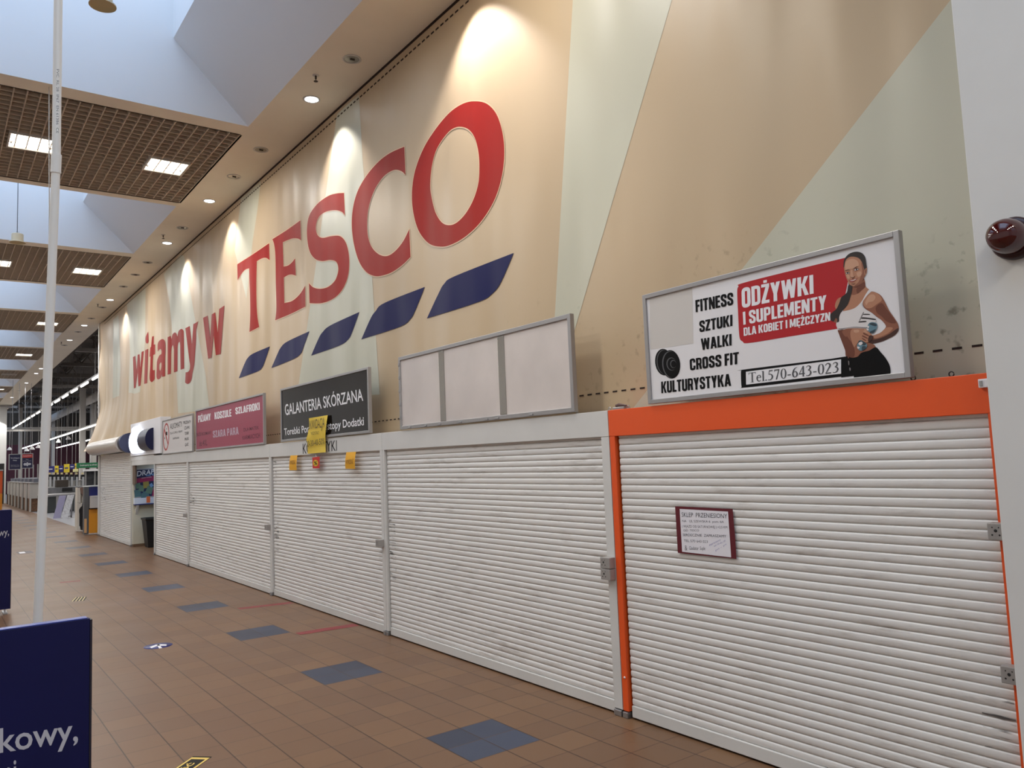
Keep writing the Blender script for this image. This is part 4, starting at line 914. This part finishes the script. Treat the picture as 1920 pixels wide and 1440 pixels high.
zl(t, 'handwriting', PEN[1], Z, [('zapraszamy', [(955, 960), (1190, 850), (1195, 885), (962, 1000)], -.004), ('od 10 do 18', [(1050, 985), (1280, 875), (1284, 905), (1060, 1020)], -.004), ('pn - pt', [(1080, 1070), (1300, 940), (1310, 970), (1090, 1105)], -.004)], pu)

# ------------------------------------------------------------------ small fittings on top of the fascia and on the white wall
for i, (px, py, lab) in enumerate(((1082, 772, 'small steel ring on the fascia edge beside the blank lightbox'), (1143, 766, 'small steel ring where the white fascia meets the orange one'), (1178, 761, 'small steel ring beside the grey clamp on the orange fascia'),
                         (1712, 706, 'small dark ring on the orange fascia at the corner of the fitness sign'), (1784, 702, 'small dark ring on the orange fascia near the white wall'))):
    p = onx(px, py, XF+.03); p.z = ZF1
    b = MB(); b.tube([(p.x, p.y+.011*math.cos(a), p.z+.012+.011*math.sin(a)) for a in [2*math.pi*k/12 for k in range(13)]], .003, 6)
    tag(b.build('eye_ring', M['steel'] if i < 3 else M['black']), lab, 'ring', 'eye rings along the fascia top')
p = onx(1165, 764, XF+.05)
t = thing('banner_clamp', 'grey clamp with a brown lever on the orange fascia left of the fitness sign', 'clamp', (p.x, p.y, ZF1))
MB().box(p.x-.03, p.x+.03, p.y-.055, p.y+.055, ZF1, ZF1+.018, bv=.004).build('base', M['steel'], t)
MB().tube([(p.x, p.y+.05, ZF1+.03), (p.x, p.y+.02, ZF1+.034), (p.x, p.y-.05, ZF1+.024)], [.010, .012, .006], 8).build('lever', mat('brown_lever', (92, 64, 58), .5), t)
p = onx(1848, 719, XF-.005)
t = thing('wall_socket', 'small white clip on the right end of the orange fascia', 'clip', p)
MB().box(XF-.026, XF-.004, p.y-.018, p.y+.022, p.z-.018, p.z+.02, bv=.003).build('body', M['white_print'], t)
MB().box(XF-.030, XF-.026, p.y+.004, p.y+.016, p.z-.01, p.z+.012).build('catch', M['alu'], t)
# red beacon
bc = Vector((3.5, 1.268, 2.535))
t = thing('alarm_beacon', 'dark red alarm beacon on the white wall at the right edge', 'alarm beacon', bc)
MB().lathe(bc, [(.086, 0), (.086, -.022), (.078, -.034), (.066, -.036), (.001, -.036)], axis=(1, 0, 0), n=32).build('base', mat('dark_base', (44, 16, 20), .3), t)
rl = mat('red_lens', (78, 4, 9), .08, spec=.7)
nb = rl.node_tree.nodes['Principled BSDF']; nb.inputs['Transmission Weight'].default_value = .35; nb.inputs['Coat Weight'].default_value = .4
MB().lathe(bc, [(.068, -.036), (.070, -.06), (.068, -.10), (.058, -.130), (.040, -.148), (.018, -.156), (.001, -.158)], axis=(1, 0, 0), n=32).build('lens', rl, t)
MB().tube([bc+Vector((-.037, 0, 0)), bc+Vector((-.11, 0, 0))], .018, 10).build('flash_tube', mat('red_inner', (150, 20, 20), .3), t)
# ------------------------------------------------------------------ floor stickers and tapes
t = thing('floor_sticker', 'round blue floor sticker with a white arrow', 'floor sticker', onz(296.5, 1211, 0))
cc = onz(296.5, 1211, 0)
b = MB(); b.lathe((cc.x, cc.y, 0.0), [(.133, .0002), (.133, .0012), (.001, .0012)], n=40); b.build('disc', mat('blue_sticker', (40, 44, 104), .35), t)
Z = Zoom(0, 1140, 4.8, 'z', .002)
b = MB()
for q in ([(1345, 350), (1420, 325), (1440, 331), (1364, 361)], [(1415, 325), (1500, 327), (1497, 340), (1425, 339)], [(1413, 333), (1437, 330), (1460, 361), (1432, 364)]):
    b.poly([Z.loop(q, 0, False)])
b.build('arrow', M['white_print'], t)
A, Bq = onz(362, 1418, 0), onz(398, 1419, 0); D_ = (onz(331, 1438, 0)-A); D_ = D_.normalized()
if True:
    wv = Bq-A; D_ = (D_ - wv.normalized()*D_.dot(wv.normalized())).normalized(); ln = .62
    def S(u, w, h): return A + wv*u + D_*w*ln + Vector((0, 0, h))
    t = thing('floor_sticker', 'black and yellow floor sticker cut by the bottom edge of the photo', 'floor sticker', A)
    MB().poly([[S(0, 0, .0010), S(1, 0, .0010), S(1, 1, .0010), S(0, 1, .0010)]]).build('base', M['black_print'], t)
    MB().poly([[S(.03, .03, .0016), S(.97, .03, .0016), S(.97, .97, .0016), S(.03, .97, .0016)], [S(.14, .075, .0016), S(.86, .075, .0016), S(.86, .925, .0016), S(.14, .925, .0016)]]).build('border', mat('sticker_yellow', (208, 178, 84), .45), t)
    mb = MB(); text(mb, 'odległość', S(.30, .86, .002), S(.30, .16, .002), S(.62, .16, .002), S(.62, .86, .002), .02); mb.build('lettering', MATS['sticker_yellow'], t)
A, Bq, C_ = onz(133, 1128, 0), onz(158, 1126.5, 0), onz(176, 1120.5, 0)
t = thing('floor_sticker', 'small striped yellow and black floor sticker beside the pole', 'floor sticker', A)
E1 = onz(141, 1120, 0); E2 = onz(163, 1119, 0)
MB().poly([[v+Vector((0, 0, .001)) for v in (A, Bq, E2, E1)]]).build('base', M['black_print'], t)
b = MB()
for k in range(4):
    u0, u1 = k/4+.04, k/4+.14
    b.poly([[A*(1-u0)+Bq*u0+Vector((0, 0, .002)), A*(1-u1)+Bq*u1+Vector((0, 0, .002)), E1*(1-u1)+E2*u1+Vector((0, 0, .002)), E1*(1-u0)+E2*u0+Vector((0, 0, .002))]])
b.build('stripe', mat('sticker_cream', (206, 190, 140), .5), t)
A = onz(45, 1036, 0)
t = thing('floor_sticker', 'faint worn floor sticker left of the pole, far along the aisle', 'floor sticker', A)
MB().box(A.x-.13, A.x+.16, A.y-.3, A.y+.35, .0005, .0015).build('base', mat('worn_sticker', (92, 84, 88), .5), t)
MB().box(A.x-.09, A.x+.02, A.y-.18, A.y+.2, .0015, .002).build('print', M['white_print'], t)
rt = mat('red_floor_tape', (124, 34, 38), .45, var=.3, vs=14)
def tape(p, q, w, lab):
    A, B = onz(*p, 0), onz(*q, 0); m_ = 8; top = []; bot = []
    for k in range(m_+1):
        u = k/m_; c = A*(1-u)+B*u; j = random.uniform(-.004, .004)
        top.append((c.x, c.y+w/2+j, .0014)); bot.append((c.x, c.y-w/2+j*.7, .0014))
    b = MB(); b.add(top+bot, [(k, k+1, m_+1+k+1, m_+1+k) for k in range(m_)])
    tag(b.build('floor_tape', rt), lab, 'floor tape', 'red tapes on the floor')
tape((447, 1141.5), (546, 1130), .13, 'red tape strip on the floor, farther of the two reaching the shutter')
tape((558, 1188.5), (668, 1171.5), .14, 'red tape strip on the floor, nearer of the two reaching the shutter')
tape((112, 1092.5), (151, 1089), .16, 'short red tape strip on the floor beside the white pole')
# ------------------------------------------------------------------ blue boards
def board(x1, y, z1, tall, label, near):
    w, d = .62, .035
    t = thing('barrier_board', label, 'board', (x1-w/2, y, 0), 'blue information boards')
    MB().box(x1-w, x1-.004, y, y+d, .05, z1, bv=.003).build('panel', M['navy'], t)
    MB().box(x1-.004, x1+.002, y-.001, y+d+.001, .05, z1-.004).build('edge_profile', mat('dark_edge', (26, 22, 36), .4), t)
    MB().box(x1-w, x1-.012, y-.001, y+d+.001, z1, z1+.003).build('top_edge', mat('blue_top_edge', (52, 66, 150), .35), t)
    for x in (x1-w+.06, x1-.06):
        MB().box(x-.025, x+.025, y-.12, y+d+.12, 0, .02, bv=.004).box(x-.01, x+.01, y+.005, y+d-.005, .02, .05).build('foot', M['steel'], t)
    return t
tN = board(.407, 2.768, 1.300, True, 'large navy board with white lettering at the bottom left corner', True)
Z = Zoom(0, 1140, 4.8, 'y', 2.768)
zl(tN, 'lettering', mat('grey_white_print', (186, 186, 196), .5), Z, [('kowy,', [(-8, 1088), (702, 985), (702, 1192), (-8, 1302)], .012), ('ni', [(30, 1378), (146, 1358), (146, 1560), (30, 1580)], .012)], (0, -.001, 0))
tF = board(.847, 12.05, 1.300, True, 'navy board with white lettering farther along the left edge', False)
mb = MB(); P_ = lambda x, y: ony(x, y, 12.05)
text(mb, 'kowy,', P_(-17, 995), P_(17, 990.5), P_(17, 1003), P_(-17, 1007), .012, push=(0, -.002, 0)); mb.build('lettering', MATS['grey_white_print'], tF)

# ------------------------------------------------------------------ far end of the aisle
t = thing('white_column', 'square white column at the far end of the soffit', 'column', (3.2, 58.5, 0))
MB().box(2.75, 3.74, 58.2, 58.9, 0, CEIL-.12).build('shaft', M['white_wall'], t)
MB().box(2.6, 4.0, 58.0, 59.1, CEIL-.12, CEIL-.01).build('capital', M['alu'], t)
sp_ = bpy.data.lights.new('column_beam', 'SPOT'); sp_.energy = 320; sp_.spot_size = math.radians(70); sp_.shadow_soft_size = .05
so = bpy.data.objects.new('column_beam', sp_); COL.objects.link(so); so.location = (3.2, 57.3, CEIL-.05); so.rotation_euler = (math.radians(8), 0, 0)
tag(MB().box(3.36, 3.60, 57.4, 57.7, 0, 2.45, bv=.02).build('black_pillar', M['black']), 'tall black panel standing against the far white column', 'panel')
t = thing('orange_kiosk', 'orange and yellow stand at the left edge, far along the aisle', 'stand', (2.5, 46, 0))
op = ony(3, 885, 46)
MB().box(op.x-.7, op.x+.04, 45.9, 46.4, .85, 1.95, bv=.02).build('upper_panel', mat('burnt_orange', (196, 78, 30), .45), t)
MB().box(op.x-.7, op.x+.04, 45.9, 46.4, 0, .85, bv=.02).build('lower_panel', mat('kiosk_amber', (206, 126, 24), .45), t)
MB().box(op.x-.72, op.x+.06, 45.85, 46.45, 1.95, 2.02).build('top_cap', M['alu'], t)
# machine at the end of the shops
MY = 24.75
t = thing('photo_machine', 'grey, navy and orange service machine at the end of the shutters', 'machine', (3.7, 25.2, 0))
P_ = lambda x, y: ony(x, y, MY)
x0, xm, x1 = P_(158, 940).x, P_(167, 940).x, 3.93
MB().box(x0, xm, MY, MY+.26, .02, 1.32, bv=.01).build('side_panel', mat('dark_grey_panel', (84, 84, 86), .5), t)
MB().box(xm, x1, MY+.02, MY+.26, .80, 1.32, bv=.01).build('upper_panel', mat('machine_navy', (22, 26, 92), .4), t)
MB().box(xm, x1, MY+.02, MY+.26, .70, .80).build('gap', M['black'], t)
MB().box(xm, 3.86, MY-.005, MY+.26, .04, .70, bv=.01).build('orange_door', mat('machine_orange', (212, 136, 22), .45), t)
MB().box(x0-.02, x1, MY-.02, MY+.27, 1.322, 1.345, bv=.004).build('top_plate', M['white_metal'], t)
pl = MB().box(x0+.004, x0+.065, MY-.010, MY+.001, .06, .45); pl.build('label_strip', mat('strip_peach', (206, 160, 110), .5), t)
t = thing('wall_box', 'plain grey white box hanging on the front of the service machine', 'box', (3.72, MY-.15, .78))
q0, q1 = ony(169.5, 930, MY-.16), ony(187, 952, MY-.16)
MB().box(q0.x, q1.x, MY-.16, MY+.005, q1.z, q0.z, bv=.008).build('body', mat('grey_white_plastic', (190, 180, 170), .45), t)
MB().box(q0.x+.02, q1.x-.02, MY-.166, MY-.16, q0.z-.05, q0.z-.044).build('seam', M['alu'], t)
# white and black ride or stroller shape
YR = 26.3; Z = Zoom(85, 860, 9.6, 'y', YR)
t = thing('display_stand', 'white curved display stand with a black lower half, left of the service machine', 'stand', Z.P(620, 1310))
b = MB(); b.prism(Z.loop([('c', 578, 520), ('c', 622, 530), (636, 640), (632, 700), ('c', 640, 800), ('c', 655, 800), (662, 720), ('c', 672, 660), (670, 760), (655, 850), (620, 890), (606, 930), ('c', 612, 1000), ('c', 612, 1300), ('c', 570, 1290), (570, 1000), (572, 800), (576, 640)]), (0, .4, 0)); b.build('shell', mat('cream_plastic', (206, 198, 184), .45), t)
b = MB(); b.prism(Z.loop([('c', 612, 920), (650, 870), ('c', 672, 850), ('c', 680, 1000), ('c', 680, 1280), ('c', 660, 1290), (640, 1220), ('c', 612, 1210)]), (0, .3, 0)); b.build('base', M['black'], t)
b = MB(); b.prism(Z.loop([('c', 625, 530), (670, 518), ('c', 715, 540), (700, 600), (670, 650), ('c', 640, 620)]), (0, .3, 0)); b.build('seat_cover', mat('brown_cover', (128, 98, 84), .7), t)
MB().add([Z.P(575, 785), Z.P(635, 795), Z.P(635, 806), Z.P(575, 796)], [(0, 1, 2, 3)]).build('stripe', M['black'], t)
# A-boards
def aboard(px, pb, label, ptop, pback, y0, face):
    t = thing('folding_sign', label, 'folding sign', onz(px, pb, 0), 'folding signs by the checkouts')
    A = onz(px, pb, 0); top = ony(*ptop, A.y+.25); Bk = ony(*pback, A.y+.5)
    def leg(p, q, w, nm, m):
        d = (q-p); sdir = Vector((1, 0, 0))*w
        b = MB(); b.prism([p-sdir, p+sdir, q+sdir, q-sdir], (0, .02, 0)); return b.build(nm, m, t)
    leg(A, top, .12, 'front_panel', face)
    leg(Vector((Bk.x, A.y+.55, 0)), top+Vector((.04, .06, 0)), .03, 'back_leg', M['alu'])
    leg(Vector((Bk.x-.35, A.y+.55, 0)), top+Vector((-.02, .06, 0)), .02, 'back_leg', M['plenum'])
    MB().tube([Vector((A.x, A.y+.02, .06)), Vector((Bk.x, A.y+.52, .06))], .012, 6).build('spreader', M['plenum'], t)
aboard(106, 972, 'leaning lilac folding sign, left of the two by the checkouts', (118, 929), (122, 965), 35, mat('lilac_board', (150, 146, 176), .4))
aboard(120, 972.5, 'leaning white folding sign with text lines, right of the two by the checkouts', (133, 928), (134, 970), 35, mat('white_board_lines', (200, 200, 204), .4, var=.25, vs=18))
# checkouts
pan = mat('checkout_panel', (176, 172, 166), .45); woodg = mat('brown_crate_wood', (106, 74, 50), .7, var=.5, vs=14); dkg = mat('checkout_grey', (92, 94, 104), .5)
def checkout(y, label, w=1.25, x=3.68, ln=3.0):
    t = thing('checkout_counter', label, 'checkout', (x, y, 0), 'row of checkout counters')
    MB().box(x, x+ln, y, y+w, .60, 1.30, bv=.015).build('panel', pan, t)
    MB().box(x+.01, x+ln, y+.05, y+w-.05, .02, .60).build('base', woodg, t)
    MB().box(x-.02, x+.05, y-.02, y+.05, .0, 1.30).build('corner_post', pan, t)
    MB().box(x-.012, x+.06, y+w+.03, y+w+.07, .0, 1.30).build('gap_strip', M['black'], t)
    MB().box(x-.03, x+ln+.05, y-.04, y+w+.04, 1.30, 1.345, bv=.008).build('top', M['alu'], t)
    MB().box(x+.15, x+ln-.2, y+.15, y+w-.2, 1.345, 1.52, bv=.02).build('conveyor', dkg, t)
    MB().tube([(x+.4, y+w-.1, 1.34), (x+.4, y+w-.1, 2.2)], .03, 8).build('lane_post', M['alu'], t)
    return t
names = ['nearest grey checkout counter beside the aisle', 'second grey checkout counter beside the aisle', 'third grey checkout counter beside the aisle', 'fourth grey checkout counter beside the aisle', 'fifth grey checkout counter beside the aisle', 'sixth grey checkout counter beside the aisle', 'farthest grey checkout counter beside the aisle']
for k, nm in enumerate(names): checkout(42.5+2.05*k, nm, ln=2.4 if k else .6)
# second group of counters to the right of the pole
YC = 39.0
P_ = lambda x, y, Y=YC: ony(x, y, Y)
t = thing('checkout_rail', 'long horizontal steel rail in front of the checkouts, behind the folding signs', 'rail', P_(110, 960))
a, c_ = P_(70, 930), P_(145, 926)
MB().tube([a, c_], .065, 10).build('bar', M['alu'], t)
for px in (109, 143):
    g = P_(px, 930); MB().box(g.x-.07, g.x+.07, YC-.03, YC+.05, 0, g.z).build('post', M['alu'], t)
t = thing('dark_counter', 'dark checkout counter behind the steel rail, right of the pole', 'checkout', P_(110, 960, 40.2))
a, c_ = P_(87, 962, 40.2), P_(150, 955, 40.2)
MB().box(a.x, c_.x+1.2, 40.2, 41.7, 0.02, .72, bv=.01).build('base', mat('dark_green_grey', (62, 66, 66), .5), t)
MB().box(a.x, c_.x+1.2, 40.1, 41.7, .72, 1.1, bv=.01).build('counter', mat('mid_grey_laminate', (112, 112, 114), .5, var=.3, vs=5), t)
MB().box(P_(105, 915, 40.3).x, P_(128, 915, 40.3).x, 40.3, 40.8, 1.1, 1.42, bv=.02).build('till', M['plenum'], t)
MB().box(P_(115, 922, 40.3).x, P_(134, 922, 40.3).x, 40.02, 40.1, .92, 1.06).build('belt', M['black'], t)
LY = 41.9
whp = mat('lane_post_white', (186, 186, 188), .5); blk = mat('lane_display_black', (30, 30, 34), .4)
for k, px in enumerate((94.5, 102, 109.5, 117, 126, 135, 144.5, 156)):
    p = P_(px, 905, LY); hi = P_(px, 894, LY)
    t = thing('lane_sign', 'white lane post with a dark display over the checkouts, %s from the pole' % ORD[k], 'lane sign', (p.x, LY, 0), 'lane posts over the checkouts')
    MB().box(p.x-.04, p.x+.04, LY, LY+.08, 0, hi.z).build('post', whp, t)
    MB().box(p.x-.075, p.x+.075, LY+.085, LY+.3, P_(px, 899, LY).z, P_(px, 890, LY).z, bv=.01).build('display', blk, t)
    MB().box(p.x-.07, p.x+.07, LY+.1, LY+.25, P_(px, 912, LY).z, P_(px, 900.5, LY).z).build('rack', mat('rack_grey', (128, 128, 126), .5, var=.4, vs=8), t)
    MB().box(p.x-.07, p.x+.02, LY+.02, LY+.08, P_(px, 889.5, LY).z, P_(px, 886, LY).z).build('ticket', mat('ticket_paper', (214, 196, 150), .6), t)
# promotional boxes in a row
PY = 52.0
pb = mat('promo_blue', (40, 38, 110), .5); py_ = mat('promo_yellow', (222, 196, 50), .5)
for k, (u0, u1, v0, v1, m_, lab) in enumerate(((88, 102, 874, 886, pb, 'blue promotional board left end of the yellow and blue row'), (103, 110, 873, 886, py_, 'narrow yellow promotional board between two blue ones'), (110.5, 119, 873, 885, pb, 'blue promotional board in the middle of the row'),
                     (120, 130.5, 870, 886, py_, 'wide yellow promotional board with a dark line'), (131, 140, 870.5, 880, pb, 'blue promotional board next to the column'), (140.5, 143.5, 869, 880, py_, 'thin yellow promotional board beside the column'))):
    a, c_ = P_(u0, v1, PY), P_(u1, v0, PY)
    t = thing('promo_board', lab, 'board', (a.x, PY, a.z), 'promotional boards over the checkouts')
    MB().box(a.x, c_.x, PY, PY+.12, a.z, c_.z, bv=.01).build('panel', m_, t)
    MB().box(a.x+.1*(c_.x-a.x), c_.x-.25*(c_.x-a.x), PY-.012, PY, a.z+.45*(c_.z-a.z), a.z+.6*(c_.z-a.z)).build('print', M['white_print'] if m_ is pb else pb, t)
    MB().tube([((a.x+c_.x)/2, PY+.06, c_.z), ((a.x+c_.x)/2, PY+.06, 9.0)], .012, 5).build('hanger', M['alu'], t)
a, c_ = P_(138, 885, 51), P_(147, 879, 51)
t = thing('cream_box', 'cream box on a post beside the white hall column', 'box', (a.x, 51, 0))
MB().box(a.x, c_.x, 51, 51.3, a.z, c_.z, bv=.02).build('box', mat('cream_card', (222, 214, 158), .6), t)
MB().box((a.x+c_.x)/2-.04, (a.x+c_.x)/2+.04, 51.1, 51.18, 0, a.z).build('post', M['alu'], t)
# green header with white shelf
t = thing('header_sign', 'green hanging header sign right of the hall column', 'sign', P_(172, 875, 48))
a, c_ = P_(144, 878, 46), P_(184, 867, 46)
MB().box(a.x, c_.x, 46, 46.15, a.z, c_.z, bv=.01).build('panel', mat('sign_green', (36, 112, 72), .5), t)
mb = MB(); text(mb, 'Dziękujemy za zakupy', P_(150, 871.5, 45.99), P_(182, 869.5, 45.99), P_(182, 872, 45.99), P_(150, 874, 45.99), .01); mb.build('lettering', M['white_print'], t)
for px in (150, 172):
    g = P_(px, 867, 46.05); MB().tube([g, Vector((g.x, g.y, 9.0))], .012, 5).build('hanger', M['alu'], t)
a, c_ = P_(158, 884, 49), P_(200, 878.5, 49)
t = thing('white_shelf', 'long white shelf unit below the green header sign', 'shelf', (a.x, 49, 0))
MB().box(a.x, c_.x, 49, 49.4, a.z, c_.z, bv=.01).build('fascia_board', M['white_print'], t)
for x in (a.x+.1, (a.x+c_.x)/2, c_.x-.1): MB().box(x-.04, x+.04, 49.2, 49.28, 0, a.z).build('post', M['alu'], t)
MB().box(a.x+.05, c_.x-.05, 49.3, 49.38, .9, a.z).build('back_panel', mat('rack_dark', (54, 54, 58), .6, var=.5, vs=6), t)

# hanging blue signs
for k, (u0, u1, v0, v1, lab) in enumerate(((17.5, 38.5, 880, 852, 'navy hanging sign with white text, left of the pair over the checkouts'), (41.5, 61, 877.5, 851, 'navy hanging sign with a red top strip, right of the pair over the checkouts'))):
    Y_ = 44.0; a, c_ = P_(u0, v0, Y_), P_(u1, v1, Y_)
    t = thing('hanging_sign', lab, 'sign', (a.x, Y_, a.z), 'hanging navy signs')
    MB().box(a.x, c_.x, Y_, Y_+.06, a.z, c_.z).build('panel', mat('deep_navy', (16, 18, 58), .4), t)
    f = MB(); e = .03
    for q in ((a.x-e, a.x, a.z-e, c_.z+e), (c_.x, c_.x+e, a.z-e, c_.z+e), (a.x, c_.x, a.z-e, a.z), (a.x, c_.x, c_.z, c_.z+e)): f.box(q[0], q[1], Y_-.01, Y_+.07, q[2], q[3])
    f.build('frame', M['alu'], t)
    H = c_.z-a.z; Wd = c_.x-a.x
    Q = lambda u, w: Vector((a.x+Wd*u, Y_-.006, a.z+H*w))
    def ln_(tx, *q, of=0.0): text(MB(), tx, *q, of).build('lettering', MATS['grey_white_print'], t)
    if k == 0:
        ln_('Samoobsługowe', Q(.1, .82), Q(.92, .80), Q(.92, .72), Q(.1, .74), of=.01); ln_('kasy', Q(.32, .66), Q(.68, .65), Q(.68, .57), Q(.32, .58), of=.01)
        ln_('Zapraszamy do kas', Q(.12, .30), Q(.9, .29), Q(.9, .25), Q(.12, .26)); ln_('samoobsługowych', Q(.12, .21), Q(.9, .2), Q(.9, .16), Q(.12, .17))
    else:
        MB().box(a.x, c_.x, Y_-.004, Y_, c_.z-.27*H, c_.z-.02).build('red_strip', mat('strip_red', (180, 52, 44), .5), t)
        ln_('Promocja Cenowa', Q(.1, .90), Q(.88, .92), Q(.88, .84), Q(.1, .82), of=.01); ln_('Karta', Q(.36, .64), Q(.6, .64), Q(.6, .58), Q(.36, .58)); ln_('przy kasie', Q(.1, .52), Q(.88, .53), Q(.88, .48), Q(.1, .47))
        for (cx, cy, rx, ry) in ((.28, .26, .16, .1), (.5, .26, .12, .15), (.72, .27, .16, .08)):
            MB().poly([[Q(cx+rx*math.cos(2*math.pi*i/10), cy+ry*math.sin(2*math.pi*i/10)) for i in range(10)]]).build('picture', MATS['grey_white_print'], t)
    for u in (.2, .8): MB().tube([(a.x+Wd*u, Y_+.03, c_.z), (a.x+Wd*u, Y_+.03, 9.0)], .01, 5).build('hanger', M['alu'], t)
# ------------------------------------------------------------------ hall structure
hd = mat('hall_roof_deck', (104, 96, 90), .8, var=.3, vs=.6); hs = mat('hall_steel', (128, 122, 116), .6, var=.15, vs=1); hl = mat('hall_pale_beam', (186, 182, 178), .6)
struct(MB().box(3.9, 34, YE+.1, 84, 9.0, 9.15).build('ceiling_hall', hd))
struct(MB().box(3.9, 34, YE-.15, YE-.02, 6.2, 9.0).box(4.3, 34, YE-.15, YE-.02, 0, 6.3).build('wall_hall_front', hs))
struct(MB().box(34, 34.2, YE, 84, 0, 9.1).build('wall_hall_side', M['plenum']))
b = MB().box(-5, 34, 83.6, 83.9, 0, 4.4, 0).box(-5, 34, 83.6, 83.9, 4.4, 9.1, 1)
struct(b.build('wall_far', [mat('burgundy_backdrop', (70, 22, 36), .7), M['plenum']]))
TR = [29, 34, 39, 44.5, 50, 56, 62, 68, 74, 80]
for k, y in enumerate(TR):
    t = thing('roof_truss', 'steel lattice truss under the hall roof, %s from the camera' % ORD[k], 'roof truss', (16, y, 7.0), 'roof trusses of the hall')
    MB().box(4.12, 33, y-.07, y+.07, 7.05, 7.22).build('bottom_chord', hl if k % 3 == 2 else hs, t)
    MB().box(4.12, 33, y-.08, y+.08, 8.45, 8.62).build('top_chord', hs, t)
    w = MB(); x = 4.2; up = True
    while x < 30:
        w.tube([(x, y, 7.2 if up else 8.45), (x+.9, y, 8.45 if up else 7.2)], .035, 5); x += .9; up = not up
    w.build('lattice', hs, t)
for k, x in enumerate((5.2, 7.4, 10.2, 13.5, 17)):
    tag(MB().box(x-.05, x+.05, YE+.2, 83, 8.63, 8.9).build('roof_purlin', hs), 'long roof purlin along the hall, %s from the soffit' % ORD[k], 'purlin', 'roof purlins of the hall')
t = thing('ventilation_duct', 'round grey ventilation duct running under the hall roof', 'duct', (8.2, 50, 6.1))
MB().tube([(8.2, 27, 6.4), (8.2, 83, 6.4)], .28, 16).build('duct', hl, t)
for y in range(30, 83, 5): MB().tube([(8.2, y, 6.68), (8.2, y, 8.7)], .02, 5).build('strap', hs, t)
for k, (u0, u1, Y_, v) in enumerate(((150.5, 160.5, 53.5, 757), (36, 41.5, 70, 800), (170, 181, 66, 790), (98, 103, 80, 810))):
    a = P_(u0, 850, Y_).x; c_ = P_(u1, 850, Y_).x
    t = thing('hall_column', ['white hall column standing beside the green sign', 'distant hall column above the navy signs', 'hall column behind the green sign at the banner edge', 'farthest hall column behind the pole'][k], 'column', ((a+c_)/2, Y_, 0), 'columns of the hall')
    MB().box(a, c_, Y_, Y_+.5, 0, 7.04).build('shaft', hl, t)
    MB().box(a-.12, c_+.12, Y_-.1, Y_+.6, 6.8, 7.04).build('head_plate', hs, t)
for k, y in enumerate((60.5, 66.5, 76)):
    z = 4.55+.45*k
    tag(MB().box(3.7, 33, y, y+.12, z, z+.12).build('cross_rail', hl), 'pale horizontal rail across the hall, %s from the camera' % ORD[k], 'rail', 'cross rails of the hall')
# tube lights
tub = mat('tube_glow', (255, 255, 255), .5, emit=(255, 250, 240), estr=7.0)
def tubes(x, z, y0, y1, seg, gap, lab, ordn):
    y = y0; k = 0
    t = thing('tube_light', lab, 'tube light', (x, (y0+y1)/2, z), 'rows of tube lights in the hall')
    MB().box(x-.04, x+.04, y0-.3, y1+.3, z+.03, z+.09).build('track', M['alu'], t)
    while y < y1:
        MB().tube([(x, y, z), (x, y+seg, z)], .036, 8).build('tube', tub, t); y += seg+gap
    for yy in (y0+1, (y0+y1)/2, y1-1): MB().tube([(x, yy, z+.1), (x, yy, 9.0)], .012, 5).build('hanger', M['alu'], t)
    area('hall_light', (x, (y0+y1)/2, z-.06), .3, y1-y0, 200, (1, .96, .9))
tubes(4.55, 5.0, 29.6, 66, 1.5, 1.15, 'broken row of bright tubes nearest the soffit edge', 0)
tubes(6.42, 4.0, 42, 80, 4.0, .12, 'continuous row of bright tubes in the middle of the hall', 1)
tubes(9.1, 4.0, 45, 78, 4.0, .12, 'row of bright tubes lowest in the view, beside the drum housing', 2)
for i, (x, y) in enumerate(((14, 40), (14, 65), (22, 50))): area('hall_light', (x, y, 6.5), 3, 10, 420, (1, .95, .88))
# pendant lamps in the hall
for k, (px, py, Y_) in enumerate(((110, 830, 58), (128, 824, 62), (50, 846, 64), (60, 843, 62), (72, 840, 60), (18, 844, 66))):
    p = P_(px, py, Y_)
    t = thing('pendant_lamp', 'small white pendant lamp in the hall, %s of the six from the right' % ORD[[1, 0, 4, 3, 2, 5][k]], 'lamp', p, 'pendant lamps in the hall')
    MB().lathe(p, [(.16, 0), (.15, .06), (.05, .2), (.001, .22)], n=14).build('shade', M['white_print'], t)
    MB().tube([p+Vector((0, 0, .2)), Vector((p.x, p.y, 9.0))], .012, 5).build('cable', hl, t)
